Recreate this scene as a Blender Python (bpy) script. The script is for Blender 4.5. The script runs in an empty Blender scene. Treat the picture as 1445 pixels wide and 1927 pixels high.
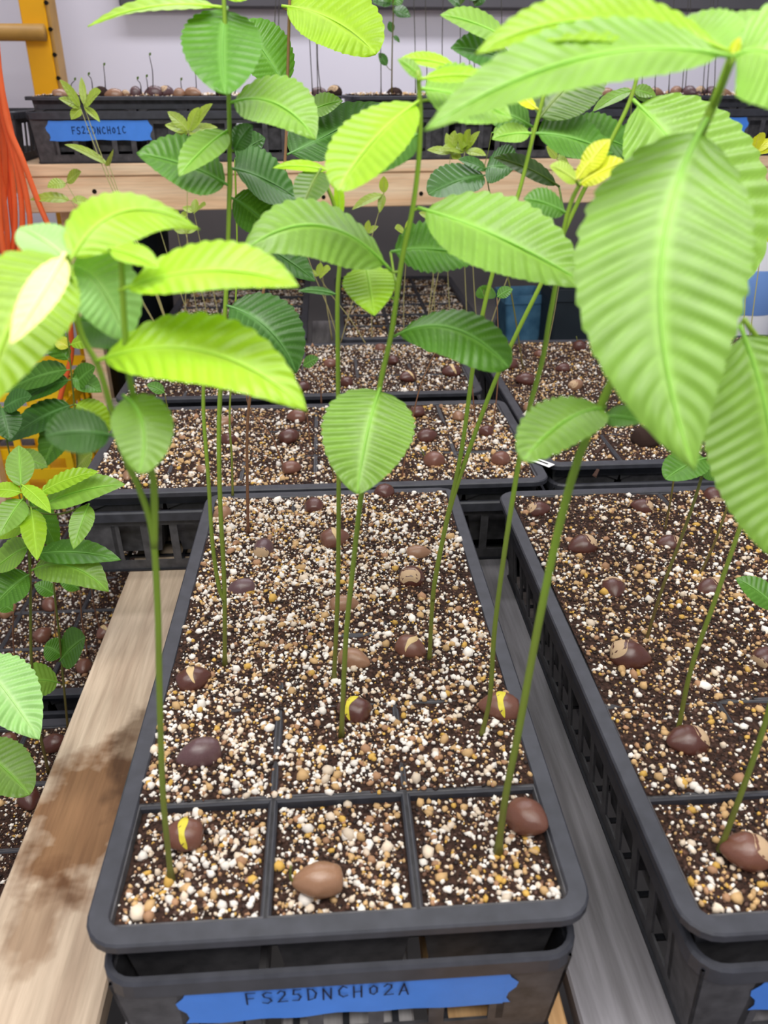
import bpy, math, random
import numpy as np
from mathutils import Vector, Matrix, Quaternion
random.seed(7); rng = np.random.default_rng(7)
SC = bpy.context.scene; COL = SC.collection

# ---------------------------------------------------------------- camera, light, exposure
CAM = Vector((.1432, -.2857, .4038)); PITCH = .4801; YAW = .0666; FPX = 1535.7
cd = bpy.data.cameras.new('camera'); co = bpy.data.objects.new('camera', cd); COL.objects.link(co)
co.location = CAM; co.rotation_euler = (math.pi/2 - PITCH, 0, -YAW)
cd.sensor_fit = 'VERTICAL'; cd.sensor_height = 36; cd.lens = 36*FPX/1927
cd.clip_start = .01; cd.clip_end = 30
cd.dof.use_dof = True; cd.dof.focus_distance = .74; cd.dof.aperture_fstop = 9.5
SC.camera = co
W = bpy.data.worlds.new('world'); SC.world = W; W.use_nodes = True
W.node_tree.nodes['Background'].inputs[0].default_value = (.86, .88, 1.0, 1)
W.node_tree.nodes['Background'].inputs[1].default_value = .34
def area(name, loc, rot, sx, sy, e, col=(1, .97, .93)):
    l = bpy.data.lights.new(name, 'AREA'); l.shape = 'RECTANGLE'; l.size = sx; l.size_y = sy; l.energy = e; l.color = col
    o = bpy.data.objects.new(name, l); COL.objects.link(o); o.location = loc; o.rotation_euler = rot; return o
# grow-light tubes hanging over the bench, over the back trays, and over the upper shelf
area('grow_light_front', (.15, -.1, 1.06), (0, 0, 0), 1.3, .22, 11.5)
area('grow_light_middle', (.15, .66, 1.12), (0, 0, 0), 1.3, .14, 2.6)
area('grow_light_shelf', (.3, 1.62, 1.35), (0, 0, 0), 1.6, .14, 12, (.96, .95, 1))
area('front_fill_light', (.3, -1.0, 1.7), (math.radians(25), 0, 0), 1.3, .3, 14)  # added unseen fill behind the camera, brightens leaf, tray and tape fronts
vs = SC.view_settings; vs.view_transform = 'Standard'; vs.look = 'None'; vs.exposure = .3; vs.gamma = 1; vs.use_curve_mapping = False

# ---------------------------------------------------------------- pixel -> place helpers (photo frame 1445 x 1927)
_f = Vector((math.sin(YAW)*math.cos(PITCH), math.cos(YAW)*math.cos(PITCH), -math.sin(PITCH)))
_r = Vector((math.cos(YAW), -math.sin(YAW), 0)); _u = _r.cross(_f)
def ray(px, py): return _r*((px-722.5)/FPX) + _u*((963.5-py)/FPX) + _f
def atY(px, py, Y): d = ray(px, py); return CAM + d*((Y-CAM.y)/d.y)
def atZ(px, py, Z): d = ray(px, py); return CAM + d*((Z-CAM.z)/d.z)

# ---------------------------------------------------------------- materials
MATS = {}
def srgb(r, g, b): return tuple(((c/255)/12.92 if c/255 <= .04045 else ((c/255+.055)/1.055)**2.4) for c in (r, g, b)) + (1,)
def newmat(name):
    m = bpy.data.materials.new(name); m.use_nodes = True; MATS[name] = m
    return m, m.node_tree.nodes, m.node_tree.links, m.node_tree.nodes['Principled BSDF']
def plain(name, col, rough=.5, spec=.5, var=.12, scale=30, bump=0, stretch=(1, 1, 1), col2=None, detail=4, metal=0):
    m, N, L, P = newmat(name)
    P.inputs['Roughness'].default_value = rough; P.inputs['Specular IOR Level'].default_value = spec; P.inputs['Metallic'].default_value = metal
    tc = N.new('ShaderNodeTexCoord'); mp = N.new('ShaderNodeMapping'); mp.inputs['Scale'].default_value = stretch
    nz = N.new('ShaderNodeTexNoise'); nz.inputs['Scale'].default_value = scale; nz.inputs['Detail'].default_value = detail
    rp = N.new('ShaderNodeValToRGB'); rp.color_ramp.elements[0].position = .3; rp.color_ramp.elements[1].position = .7
    c = Vector(col[:3]); c2 = Vector((col2 or tuple(c*(1+var)))[:3])
    rp.color_ramp.elements[0].color = (*(c*(1-var)), 1); rp.color_ramp.elements[1].color = (*c2, 1)
    L.new(tc.outputs['Object'], mp.inputs[0]); L.new(mp.outputs[0], nz.inputs['Vector']); L.new(nz.outputs[0], rp.inputs[0]); L.new(rp.outputs[0], P.inputs['Base Color'])
    if bump:
        b = N.new('ShaderNodeBump'); b.inputs['Strength'].default_value = bump; b.inputs['Distance'].default_value = .002
        L.new(nz.outputs[0], b.inputs['Height']); L.new(b.outputs[0], P.inputs['Normal'])
    return m
plain('black_plastic', srgb(40, 41, 47), .55, .4, .25, 60)
plain('black_plastic_dusty', srgb(74, 73, 76), .6, .35, .35, 90)
plain('lip_plastic', srgb(54, 55, 62), .5, .45, .25, 70)
plain('soil', srgb(42, 31, 27), .95, .15, .5, 320, .9, col2=srgb(72, 52, 44))
plain('wall_white', srgb(222, 219, 230), .8, .2, .02, 4)
plain('band_grey', srgb(88, 86, 90), .8, .2, .1, 6)
plain('dark_panel', srgb(122, 118, 118), .85, .2, .15, 5)
plain('floor_concrete', srgb(120, 116, 112), .85, .3, .2, 9)
plain('tape_blue', srgb(78, 144, 242), .6, .3, .06, 40)
plain('ink', srgb(16, 24, 60), .6, .2, .05, 20)
plain('ladder_yellow', srgb(238, 172, 8), .4, .4, .06, 12)
plain('rung_tan', srgb(168, 128, 62), .45, .4, .15, 20)
plain('hole_dark', srgb(30, 26, 22), .8, .1, .1, 20)
plain('cord_orange', srgb(240, 104, 52), .5, .4, .08, 30)
plain('crate_yellow', srgb(255, 208, 16), .4, .5, .05, 10)
plain('pot_blue', srgb(60, 112, 150), .6, .4, .3, 25, col2=srgb(92, 140, 172))
plain('bin_dark', srgb(30, 40, 48), .6, .4, .2, 10)
plain('tag_white', srgb(232, 232, 232), .5, .4, .03, 20)
plain('jug_white', srgb(240, 240, 245), .4, .5, .02, 10)
plain('jug_blue', srgb(120, 160, 225), .4, .5, .05, 10)
plain('nut_dark', srgb(84, 48, 40), .26, .6, .28, 45, .12, detail=9)
plain('nut_mid', srgb(112, 72, 58), .26, .6, .28, 55, .12, detail=9)
plain('nut_tan', srgb(146, 108, 82), .26, .6, .25, 60, .12, detail=9)
plain('nut_purple', srgb(92, 66, 68), .26, .6, .25, 50, .12, detail=9)
plain('hilum', srgb(188, 160, 128), .8, .2, .2, 160)
plain('cotyledon', srgb(214, 200, 60), .5, .4, .15, 90)
plain('cotyledon_cream', srgb(206, 178, 130), .55, .35, .15, 90)
plain('clod', srgb(70, 52, 46), .9, .2, .35, 120, .8)
plain('bark', srgb(70, 50, 42), .9, .2, .3, 150, .5)
def wood(name, c1, c2, stain=None, scale=1.0, rough=.7, axis=1):
    m, N, L, P = newmat(name); P.inputs['Roughness'].default_value = rough; P.inputs['Specular IOR Level'].default_value = .3
    tc = N.new('ShaderNodeTexCoord'); mp = N.new('ShaderNodeMapping')
    s = [14*scale]*3; s[axis] = .9*scale; mp.inputs['Scale'].default_value = s
    nz = N.new('ShaderNodeTexNoise'); nz.inputs['Scale'].default_value = 6; nz.inputs['Detail'].default_value = 6; nz.inputs['Distortion'].default_value = .6
    wv = N.new('ShaderNodeTexNoise'); wv.inputs['Scale'].default_value = 30; wv.inputs['Detail'].default_value = 3
    rp = N.new('ShaderNodeValToRGB'); rp.color_ramp.elements[0].position = .32; rp.color_ramp.elements[1].position = .68
    rp.color_ramp.elements[0].color = c1; rp.color_ramp.elements[1].color = c2
    mx = N.new('ShaderNodeMix'); mx.data_type = 'RGBA'; mx.blend_type = 'MULTIPLY'; mx.inputs['Factor'].default_value = .22
    L.new(tc.outputs['Object'], mp.inputs[0]); L.new(mp.outputs[0], nz.inputs['Vector']); L.new(mp.outputs[0], wv.inputs['Vector'])
    L.new(nz.outputs[0], rp.inputs[0]); L.new(rp.outputs[0], mx.inputs['A'])
    r2 = N.new('ShaderNodeValToRGB'); r2.color_ramp.elements[0].position = .35; r2.color_ramp.elements[1].position = .6
    r2.color_ramp.elements[0].color = (.35, .33, .3, 1); r2.color_ramp.elements[1].color = (1, 1, 1, 1)
    L.new(wv.outputs[0], r2.inputs[0]); L.new(r2.outputs[0], mx.inputs['B'])
    out = mx.outputs['Result']
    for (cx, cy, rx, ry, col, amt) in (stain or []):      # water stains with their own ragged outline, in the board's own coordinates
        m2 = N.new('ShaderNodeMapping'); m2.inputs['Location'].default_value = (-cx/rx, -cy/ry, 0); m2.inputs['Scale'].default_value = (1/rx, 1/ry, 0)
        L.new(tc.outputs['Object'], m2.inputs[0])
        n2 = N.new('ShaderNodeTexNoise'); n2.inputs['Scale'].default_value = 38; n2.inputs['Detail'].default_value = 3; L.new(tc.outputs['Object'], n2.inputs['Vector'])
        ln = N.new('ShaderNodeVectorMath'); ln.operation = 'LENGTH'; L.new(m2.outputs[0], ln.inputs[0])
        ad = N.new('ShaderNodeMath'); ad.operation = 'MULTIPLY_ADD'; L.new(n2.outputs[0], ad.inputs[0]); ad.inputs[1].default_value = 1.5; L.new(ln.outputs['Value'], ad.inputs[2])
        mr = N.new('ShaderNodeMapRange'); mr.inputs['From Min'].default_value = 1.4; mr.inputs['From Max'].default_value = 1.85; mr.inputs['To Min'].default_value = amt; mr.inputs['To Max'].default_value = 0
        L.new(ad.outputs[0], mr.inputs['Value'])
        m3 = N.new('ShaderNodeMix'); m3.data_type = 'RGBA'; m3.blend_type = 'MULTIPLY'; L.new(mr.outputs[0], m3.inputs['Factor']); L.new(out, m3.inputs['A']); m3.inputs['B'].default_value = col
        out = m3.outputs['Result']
    L.new(out, P.inputs['Base Color'])
    b = N.new('ShaderNodeBump'); b.inputs['Strength'].default_value = .35; b.inputs['Distance'].default_value = .001
    L.new(wv.outputs[0], b.inputs['Height']); L.new(b.outputs[0], P.inputs['Normal'])
    return m
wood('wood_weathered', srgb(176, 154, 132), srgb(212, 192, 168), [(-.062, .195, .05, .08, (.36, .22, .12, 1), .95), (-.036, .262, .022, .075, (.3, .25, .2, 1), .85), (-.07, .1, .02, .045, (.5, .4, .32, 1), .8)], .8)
wood('wood_grey', srgb(112, 109, 112), srgb(150, 147, 152), None, .8)
wood('wood_white', srgb(150, 146, 148), srgb(200, 196, 196), None, .8)
wood('wood_tan', srgb(176, 132, 84), srgb(220, 180, 130), None, .8)
wood('wood_pine', srgb(242, 198, 154), srgb(255, 228, 192), None, .55, axis=0)
wood('wood_joist', srgb(130, 120, 114), srgb(176, 166, 158), None, .7, axis=0)
def leafmat(name, top, vein, trans=.38, rough=.36):
    m, N, L, P = newmat(name); P.inputs['Roughness'].default_value = rough; P.inputs['Specular IOR Level'].default_value = .5
    oi = N.new('ShaderNodeObjectInfo'); tc = N.new('ShaderNodeTexCoord')
    nz = N.new('ShaderNodeTexNoise'); nz.inputs['Scale'].default_value = 60; nz.inputs['Detail'].default_value = 3; L.new(tc.outputs['Object'], nz.inputs['Vector'])
    hs = N.new('ShaderNodeHueSaturation'); hs.inputs['Color'].default_value = top
    mv = N.new('ShaderNodeMapRange'); mv.inputs['To Min'].default_value = .86; mv.inputs['To Max'].default_value = 1.14; L.new(oi.outputs['Random'], mv.inputs['Value'])
    ml = N.new('ShaderNodeMath'); ml.operation = 'MULTIPLY'; m4 = N.new('ShaderNodeMapRange'); m4.inputs['From Min'].default_value = .3; m4.inputs['From Max'].default_value = .7
    m4.inputs['To Min'].default_value = .9; m4.inputs['To Max'].default_value = 1.1; L.new(nz.outputs[0], m4.inputs['Value'])
    L.new(mv.outputs[0], ml.inputs[0]); L.new(m4.outputs[0], ml.inputs[1]); L.new(ml.outputs[0], hs.inputs['Value'])
    at = N.new('ShaderNodeAttribute'); at.attribute_name = 'vein'
    mx = N.new('ShaderNodeMix'); mx.data_type = 'RGBA'; L.new(at.outputs['Fac'], mx.inputs['Factor']); L.new(hs.outputs[0], mx.inputs['A']); mx.inputs['B'].default_value = vein
    L.new(mx.outputs['Result'], P.inputs['Base Color'])
    tr = N.new('ShaderNodeBsdfTranslucent')
    ml2 = N.new('ShaderNodeMix'); ml2.data_type = 'RGBA'; ml2.blend_type = 'MULTIPLY'; ml2.inputs['Factor'].default_value = 1; L.new(mx.outputs['Result'], ml2.inputs['A']); ml2.inputs['B'].default_value = (1.35, 1.25, .5, 1)
    L.new(ml2.outputs['Result'], tr.inputs[0])
    ms = N.new('ShaderNodeMixShader'); ms.inputs[0].default_value = trans; L.new(P.outputs[0], ms.inputs[1]); L.new(tr.outputs[0], ms.inputs[2])
    L.new(ms.outputs[0], N['Material Output'].inputs[0]); return m
leafmat('leaf_bright', srgb(156, 200, 40), srgb(196, 232, 90))
leafmat('leaf_mid', srgb(134, 178, 72), srgb(168, 220, 96))
leafmat('leaf_green', srgb(88, 142, 44), srgb(140, 196, 96))
leafmat('leaf_dark', srgb(64, 112, 40), srgb(112, 164, 90), .25)
leafmat('leaf_olive', srgb(74, 106, 34), srgb(128, 152, 72), .2)
leafmat('leaf_pale', srgb(158, 208, 124), srgb(200, 236, 160), .3)
leafmat('leaf_yellow', srgb(204, 212, 44), srgb(240, 240, 120), .3)
leafmat('leaf_cream', srgb(242, 242, 150), srgb(250, 250, 190), .25)
leafmat('leaf_young', srgb(164, 190, 70), srgb(200, 214, 120), .3)
def stemmat(name, col, foot):
    m, N, L, P = newmat(name); P.inputs['Roughness'].default_value = .5
    tc = N.new('ShaderNodeTexCoord'); sx = N.new('ShaderNodeSeparateXYZ'); L.new(tc.outputs['Object'], sx.inputs[0])
    nz = N.new('ShaderNodeTexNoise'); nz.inputs['Scale'].default_value = 45; L.new(tc.outputs['Object'], nz.inputs['Vector'])
    ad = N.new('ShaderNodeMath'); ad.operation = 'MULTIPLY_ADD'; L.new(nz.outputs[0], ad.inputs[0]); ad.inputs[1].default_value = .16; L.new(sx.outputs['Z'], ad.inputs[2])
    rp = N.new('ShaderNodeValToRGB'); rp.color_ramp.elements[0].position = .07; rp.color_ramp.elements[0].color = foot; rp.color_ramp.elements[1].position = .3; rp.color_ramp.elements[1].color = col
    L.new(ad.outputs[0], rp.inputs[0]); L.new(rp.outputs[0], P.inputs['Base Color']); return m
stemmat('stem_green', srgb(128, 158, 44), srgb(112, 114, 48))
stemmat('stem_olive', srgb(108, 120, 46), srgb(104, 86, 48))
stemmat('stem_brown', srgb(132, 98, 64), srgb(118, 78, 58))
stemmat('stem_pale', srgb(180, 178, 112), srgb(160, 146, 100))
stemmat('stem_grey', srgb(74, 72, 62), srgb(66, 58, 52))
plain('twig_dark', srgb(58, 48, 50), .7, .3, .2, 40)
m, N_, L_, P_ = newmat('grain'); a_ = N_.new('ShaderNodeAttribute'); a_.attribute_name = 'Col'; L_.new(a_.outputs['Color'], P_.inputs['Base Color']); P_.inputs['Roughness'].default_value = .7; P_.inputs['Specular IOR Level'].default_value = .35

# ---------------------------------------------------------------- object helpers
def link(o, parent=None):
    COL.objects.link(o)
    if parent: o.parent = parent
    return o
def mesh_obj(name, V, F, mat, parent=None, smooth=False, loc=None, mats=None, mi=None):
    me = bpy.data.meshes.new(name); me.from_pydata([tuple(v) for v in V], [], [tuple(f) for f in F]); me.update()
    for q in (mats or [mat]): me.materials.append(MATS[q])
    if mi is not None: me.polygons.foreach_set('material_index', mi)
    if smooth: me.polygons.foreach_set('use_smooth', [True]*len(me.polygons))
    o = bpy.data.objects.new(name, me); link(o, parent)
    if loc is not None: o.location = loc
    return o
def tag(o, label=None, cat=None, group=None, kind=None):
    if label: o['label'] = label
    if cat: o['category'] = cat
    if group: o['group'] = group
    if kind: o['kind'] = kind
    return o
def empty(name, loc=(0, 0, 0), rz=0):
    o = bpy.data.objects.new(name, None); o.empty_display_size = .02; o.location = loc; o.rotation_euler = (0, 0, rz); return link(o)
class MB:
    def __init__(s): s.V = []; s.F = []
    def box(s, x0, x1, y0, y1, z0, z1, b=0):
        n = len(s.V)
        if b <= 0:
            s.V += [(x0, y0, z0), (x1, y0, z0), (x1, y1, z0), (x0, y1, z0), (x0, y0, z1), (x1, y0, z1), (x1, y1, z1), (x0, y1, z1)]
            s.F += [tuple(n+i for i in f) for f in ((0, 3, 2, 1), (4, 5, 6, 7), (0, 1, 5, 4), (1, 2, 6, 5), (2, 3, 7, 6), (3, 0, 4, 7))]
        else:   # eased edges: four octagonal rings
            def ring(z, i):
                return [(x0+i+b, y0+i, z), (x1-i-b, y0+i, z), (x1-i, y0+i+b, z), (x1-i, y1-i-b, z), (x1-i-b, y1-i, z), (x0+i+b, y1-i, z), (x0+i, y1-i-b, z), (x0+i, y0+i+b, z)]
            for z, i in ((z0, b*.7), (z0+b, 0), (z1-b, 0), (z1, b*.7)): s.V += ring(z, i)
            for k in range(3):
                for j in range(8): s.F.append((n+k*8+j, n+k*8+(j+1) % 8, n+k*8+8+(j+1) % 8, n+k*8+8+j))
            s.F.append(tuple(n+j for j in reversed(range(8)))); s.F.append(tuple(n+24+j for j in range(8)))
        return s
    def quad(s, a, b, c, d): n = len(s.V); s.V += [a, b, c, d]; s.F.append((n, n+1, n+2, n+3)); return s
    def hexa(s, P): # 8 arbitrary corners, order as box
        n = len(s.V); s.V += [tuple(p) for p in P]; s.F += [tuple(n+i for i in f) for f in ((0, 3, 2, 1), (4, 5, 6, 7), (0, 1, 5, 4), (1, 2, 6, 5), (2, 3, 7, 6), (3, 0, 4, 7))]; return s
    def tube(s, pts, r, seg=8, cap=True):
        pts = [Vector(p) for p in pts]; n0 = len(s.V); m = len(pts)
        rr = r if hasattr(r, '__len__') else [r]*m
        up = Vector((0, 0, 1)); prev = None
        for i, p in enumerate(pts):
            t = (pts[min(i+1, m-1)]-pts[max(i-1, 0)]).normalized()
            if prev is None:
                a = t.orthogonal().normalized()
            else:
                a = (prev - t*prev.dot(t)).normalized()
            prev = a; b = t.cross(a)
            for k in range(seg):
                an = 2*math.pi*k/seg; s.V.append(tuple(p + (a*math.cos(an)+b*math.sin(an))*rr[i]))
        for i in range(m-1):
            for k in range(seg):
                k2 = (k+1) % seg; s.F.append((n0+i*seg+k, n0+i*seg+k2, n0+(i+1)*seg+k2, n0+(i+1)*seg+k))
        if cap:
            s.F.append(tuple(n0+k for k in reversed(range(seg)))); s.F.append(tuple(n0+(m-1)*seg+k for k in range(seg)))
        return s
    def build(s, name, mat, parent=None, smooth=False, loc=None): return mesh_obj(name, s.V, s.F, mat, parent, smooth, loc)
def catmull(P, k=6):
    P = [Vector(p) for p in P]
    if len(P) < 3: return P
    Q = [P[0]*2-P[1]] + P + [P[-1]*2-P[-2]]; out = []
    for i in range(1, len(Q)-2):
        a, b, c, d = Q[i-1:i+3]
        for j in range(k):
            t = j/k; out.append(.5*((2*b)+(c-a)*t+(2*a-5*b+4*c-d)*t*t+(3*b-a-3*c+d)*t**3))
    out.append(P[-1]); return out

# ---------------------------------------------------------------- the setting
def struct(name, mb, mat, label=None):
    o = mb.build(name, mat); o['kind'] = 'structure'; return o
struct('wall_back', MB().box(-2.2, 3.2, 2.1, 2.2, -.9, 2.2), 'wall_white')
struct('floor', MB().box(-2.2, 3.2, -1.2, 2.2, -.95, -.9), 'floor_concrete')
struct('wall_band', MB().box(-.34, 3.2, 2.06, 2.1, .575, .78, .004), 'band_grey')  # plain dark grey band across the upper back wall

# bench: lengthwise boards on joists
bench = empty('wooden_bench', (.2, .8, -.9)); tag(bench, 'slatted wooden potting bench of worn lengthwise boards under the trays', 'bench')
BZ = -.106
def board(x0, x1, y0, y1, z1, mat, t=.019, name='plank'):
    o = MB().box(x0, x1, y0, y1, z1-t, z1, .0022).build(name, mat, bench); o.matrix_parent_inverse = Matrix.Translation((-.2, -.8, .9)); return o
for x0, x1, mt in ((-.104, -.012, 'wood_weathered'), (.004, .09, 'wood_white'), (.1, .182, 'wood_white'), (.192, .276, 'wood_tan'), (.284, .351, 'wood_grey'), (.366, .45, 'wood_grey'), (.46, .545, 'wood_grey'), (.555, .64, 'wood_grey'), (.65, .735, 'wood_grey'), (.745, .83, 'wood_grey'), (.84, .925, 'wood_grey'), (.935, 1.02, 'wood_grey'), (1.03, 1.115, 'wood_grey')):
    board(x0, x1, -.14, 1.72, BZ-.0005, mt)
for y in (-.05, .58, 1.2): board(-.28 if y > 1 else -.095, 1.115, y, y+.04, BZ-.0205, 'wood_joist', .085, 'joist')
for x in (-.09, 1.07):
    for y in (-.012, 1.165):
        o = MB().box(x, x+.04, y, y+.035, -.9, BZ-.03, .002).build('leg', 'wood_joist', bench); o.matrix_parent_inverse = Matrix.Translation((-.2, -.8, .9))

# lower shelf on the left
low = empty('lower_shelf', (-.4, .5, -.9)); tag(low, 'low wooden shelf to the left of the bench holding leafy trays', 'shelf')
for i in range(8):
    x0 = -.85+i*.094
    o = MB().box(x0, x0+.086, -.2, 1.75, -.38, -.358, .002).build('plank', 'wood_grey', low); o.matrix_parent_inverse = Matrix.Translation((.4, -.5, .9))
for x in (-.84, -.16):
    for y in (-.15, 1.65):
        o = MB().box(x, x+.04, y, y+.04, -.9, -.38, .002).build('leg', 'wood_joist', low); o.matrix_parent_inverse = Matrix.Translation((.4, -.5, .9))

# upper shelf behind (turned slightly away on its right side)
SR = math.radians(4.5); SO = Vector((-.365, 1.3, 0))
shelf = empty('pine_shelf', (SO.x, SO.y, -.9), SR); tag(shelf, 'pale pine shelf with a knotty front beam behind the seedlings', 'shelf')
def sb(name, x0, x1, y0, y1, z0, z1, mat): return MB().box(x0, x1, y0, y1, z0+.9, z1+.9, .002).build(name, mat, shelf)
sb('beam', -.03, 1.75, .0, .038, .203, .263, 'wood_pine')
for k in range(4): sb('deck_board', -.03 if k == 0 else -.56, 1.75, -.004+k*.094, .084+k*.094, .2635, .2835, 'wood_pine')
sb('beam', -.56, 1.75, .33, .368, .203, .263, 'wood_pine')
for x in (.02, 1.66): 
    for y in (.04, .29): sb('leg', x, x+.038, y+.001, y+.038, -.3575 if x < 1 else -.9, .2625, 'wood_pine')
sb('leg', -.56, -.522, .29, .328, -.3575, .2625, 'wood_pine')
sb('post', -.2, -.162, -.05, -.012, -.3575, .72, 'wood_pine')
MB().tube([(-.164, -.085, 1.4), (-.02, -.085, 1.405)], .006, 10).build('peg', 'rung_tan', shelf, True); sb('cross_arm', -.2, -.162, -.11, -.05, .485, .515, 'wood_pine')
for sx, sz in ((.095, .238), (.505, .222), (.69, .225)):
    MB().tube([(sx, -.0012, sz+.9), (sx, .004, sz+.9)], .004, 10).build('screw', 'hole_dark', shelf)
struct('wall_panel', MB().box(-.3, 2.2, 1.93, 1.96, -.9, .235), 'dark_panel')

# ---------------------------------------------------------------- trays
TW, TL = .28, .545
def rrect(x0, x1, y0, y1, r, n=5):
    P = []
    for cx, cy, a in ((x1-r, y0+r, -90), (x1-r, y1-r, 0), (x0+r, y1-r, 90), (x0+r, y0+r, 180)):
        for k in range(n+1):
            t = math.radians(a+90*k/n); P.append((cx+r*math.cos(t), cy+r*math.sin(t)))
    return P
def loops(rings, closed=False):
    V = []; F = []; n = len(rings[0])
    for R in rings: V += R
    for i in range(len(rings)-1):
        for k in range(n): k2 = (k+1) % n; F.append((i*n+k, i*n+k2, (i+1)*n+k2, (i+1)*n+k))
    return V, F
def z(P, h): return [(x, y, h) for x, y in P]
RIMW = .0125
def rim_mesh():
    o = rrect(0, TW, 0, TL, .02); o2 = rrect(.0012, TW-.0012, .0012, TL-.0012, .019); i2 = rrect(RIMW-.001, TW-RIMW+.001, RIMW-.001, TL-RIMW+.001, .009); i = rrect(RIMW, TW-RIMW, RIMW, TL-RIMW, .008)
    V, F = loops([z(i, -.02), z(i, -.0012), z(i2, 0), z(o2, 0), z(o, -.0012), z(o, -.006), z(o2, -.006), z(rrect(.003, TW-.003, .003, TL-.003, .017), -.002)])
    me = bpy.data.meshes.new('rim'); me.from_pydata(V, [], [f[::-1] for f in F]); me.materials.append(MATS['lip_plastic']); me.update(); return me
CW = (TW-2*RIMW)/3; CL = (TL-2*RIMW)/6
def cell_mesh():
    # tapered square cup, upper collar proud of the wall with a chevron lower edge on each side
    mb = MB(); t, b, h = .0415, .031, .088
    def ring(s, z0): return [(-s, -s, z0), (s, -s, z0), (s, s, z0), (-s, s, z0)]
    mb.V += ring(t, -.002) + ring(b, -h); mb.F += [(0, 1, 5, 4), (1, 2, 6, 5), (2, 3, 7, 6), (3, 0, 4, 7), (4, 5, 6, 7)]
    def P(side, u, d, out):
        s = t-(t-b)*d/h + out; x, y = u*s, -s
        for _ in range(side): x, y = -y, x
        return (x, y, -.002-d)
    for sd in range(4):
        n = len(mb.V); pts = [(-1, .0, 0), (1, 0, 0), (1, .026, 0), (0, .009, 0), (-1, .026, 0)]
        mb.V += [P(sd, u, d, .0022) for u, d, _ in pts] + [P(sd, u, d, .0) for u, d, _ in pts]
        mb.F += [tuple(n+k for k in range(5))[::-1]] + [(n+k, n+(k+1) % 5, n+5+(k+1) % 5, n+5+k) for k in range(5)]
    me = bpy.data.meshes.new('cell'); me.from_pydata(mb.V, [], mb.F); me.materials.append(MATS['black_plastic_dusty']); me.update(); return me
def div_mesh(L_, ax):
    w = .003; mb = MB()
    if ax == 'y': P = [(-w, 0), (w, 0), (w, L_), (-w, L_)]; Q = [(-w*.6, 0), (w*.6, 0), (w*.6, L_), (-w*.6, L_)]
    else: P = [(0, -w), (L_, -w), (L_, w), (0, w)]; Q = [(0, -w*.6), (L_, -w*.6), (L_, w*.6), (0, w*.6)]
    mb.V = [(x, y, -.02) for x, y in P]+[(x, y, -.0035) for x, y in P]+[(x, y, -.0022) for x, y in Q]
    for k in range(2):
        for j in range(4): mb.F.append((k*4+j, k*4+(j+1) % 4, k*4+4+(j+1) % 4, k*4+4+j))
    mb.F.append((8, 9, 10, 11))
    me = bpy.data.meshes.new('divider'); me.from_pydata(mb.V, [], mb.F); me.materials.append(MATS['lip_plastic']); me.update(); return me
ME_RIM, ME_CELL, ME_DY, ME_DX = rim_mesh(), cell_mesh(), div_mesh(TL-2*RIMW, 'y'), div_mesh(TW-2*RIMW, 'x')
def inst(name, me, parent, loc): o = bpy.data.objects.new(name, me); link(o, parent); o.location = loc; return o
def xf(org, rz):
    c, s = math.cos(rz), math.sin(rz); return lambda x, y, zz=0: Vector((org[0]+c*x-s*y, org[1]+s*x+c*y, org[2]+zz))
def insert_tray(org, rz, label, group=None):
    r = empty('cell_tray', (org[0], org[1], org[2]-.09), rz); tag(r, label, 'tray', group)
    u = .09
    inst('rim', ME_RIM, r, (0, 0, u))
    for j in range(6):
        for i in range(3): inst('cell', ME_CELL, r, (RIMW+CW*(i+.5), RIMW+CL*(j+.5), u))
    for i in (1, 2): inst('divider', ME_DY, r, (RIMW+CW*i, RIMW, u))
    for j in range(1, 6): inst('divider', ME_DX, r, (RIMW, RIMW+CL*j, u))
    return r
# ---- hand-lettered marks
GL = {'F': [[(.05, 0), (.05, 1), (.7, 1)], [(.05, .52), (.55, .52)]], 'S': [[(.75, .92), (.4, 1), (.1, .82), (.2, .58), (.6, .45), (.72, .2), (.4, 0), (.05, .1)]],
 '2': [[(.08, .8), (.3, 1), (.62, .9), (.62, .65), (.08, .02), (.75, .05)]], '5': [[(.7, 1), (.2, 1), (.14, .58), (.5, .6), (.7, .35), (.5, .02), (.08, .05)]],
 'D': [[(.1, 0), (.1, 1), (.45, .95), (.72, .6), (.6, .15), (.1, 0)]], 'N': [[(.08, 0), (.1, 1), (.66, .02), (.7, 1)]], 'C': [[(.7, .85), (.4, 1), (.1, .65), (.12, .25), (.4, .02), (.72, .14)]],
 'H': [[(.1, 0), (.1, 1)], [(.68, 0), (.68, 1)], [(.1, .5), (.68, .52)]], '0': [[(.4, .85), (.12, .6), (.15, .2), (.4, .05), (.66, .25), (.66, .65), (.4, .85)]],
 '1': [[(.15, .8), (.4, 1), (.4, 0)], [(.15, 0), (.65, 0)]], 'A': [[(.02, 0), (.38, 1), (.72, 0)], [(.14, .36), (.6, .36)]], 'B': [[(.1, 0), (.1, 1), (.55, .9), (.5, .58), (.1, .52), (.62, .4), (.6, .08), (.1, 0)]]}
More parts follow.
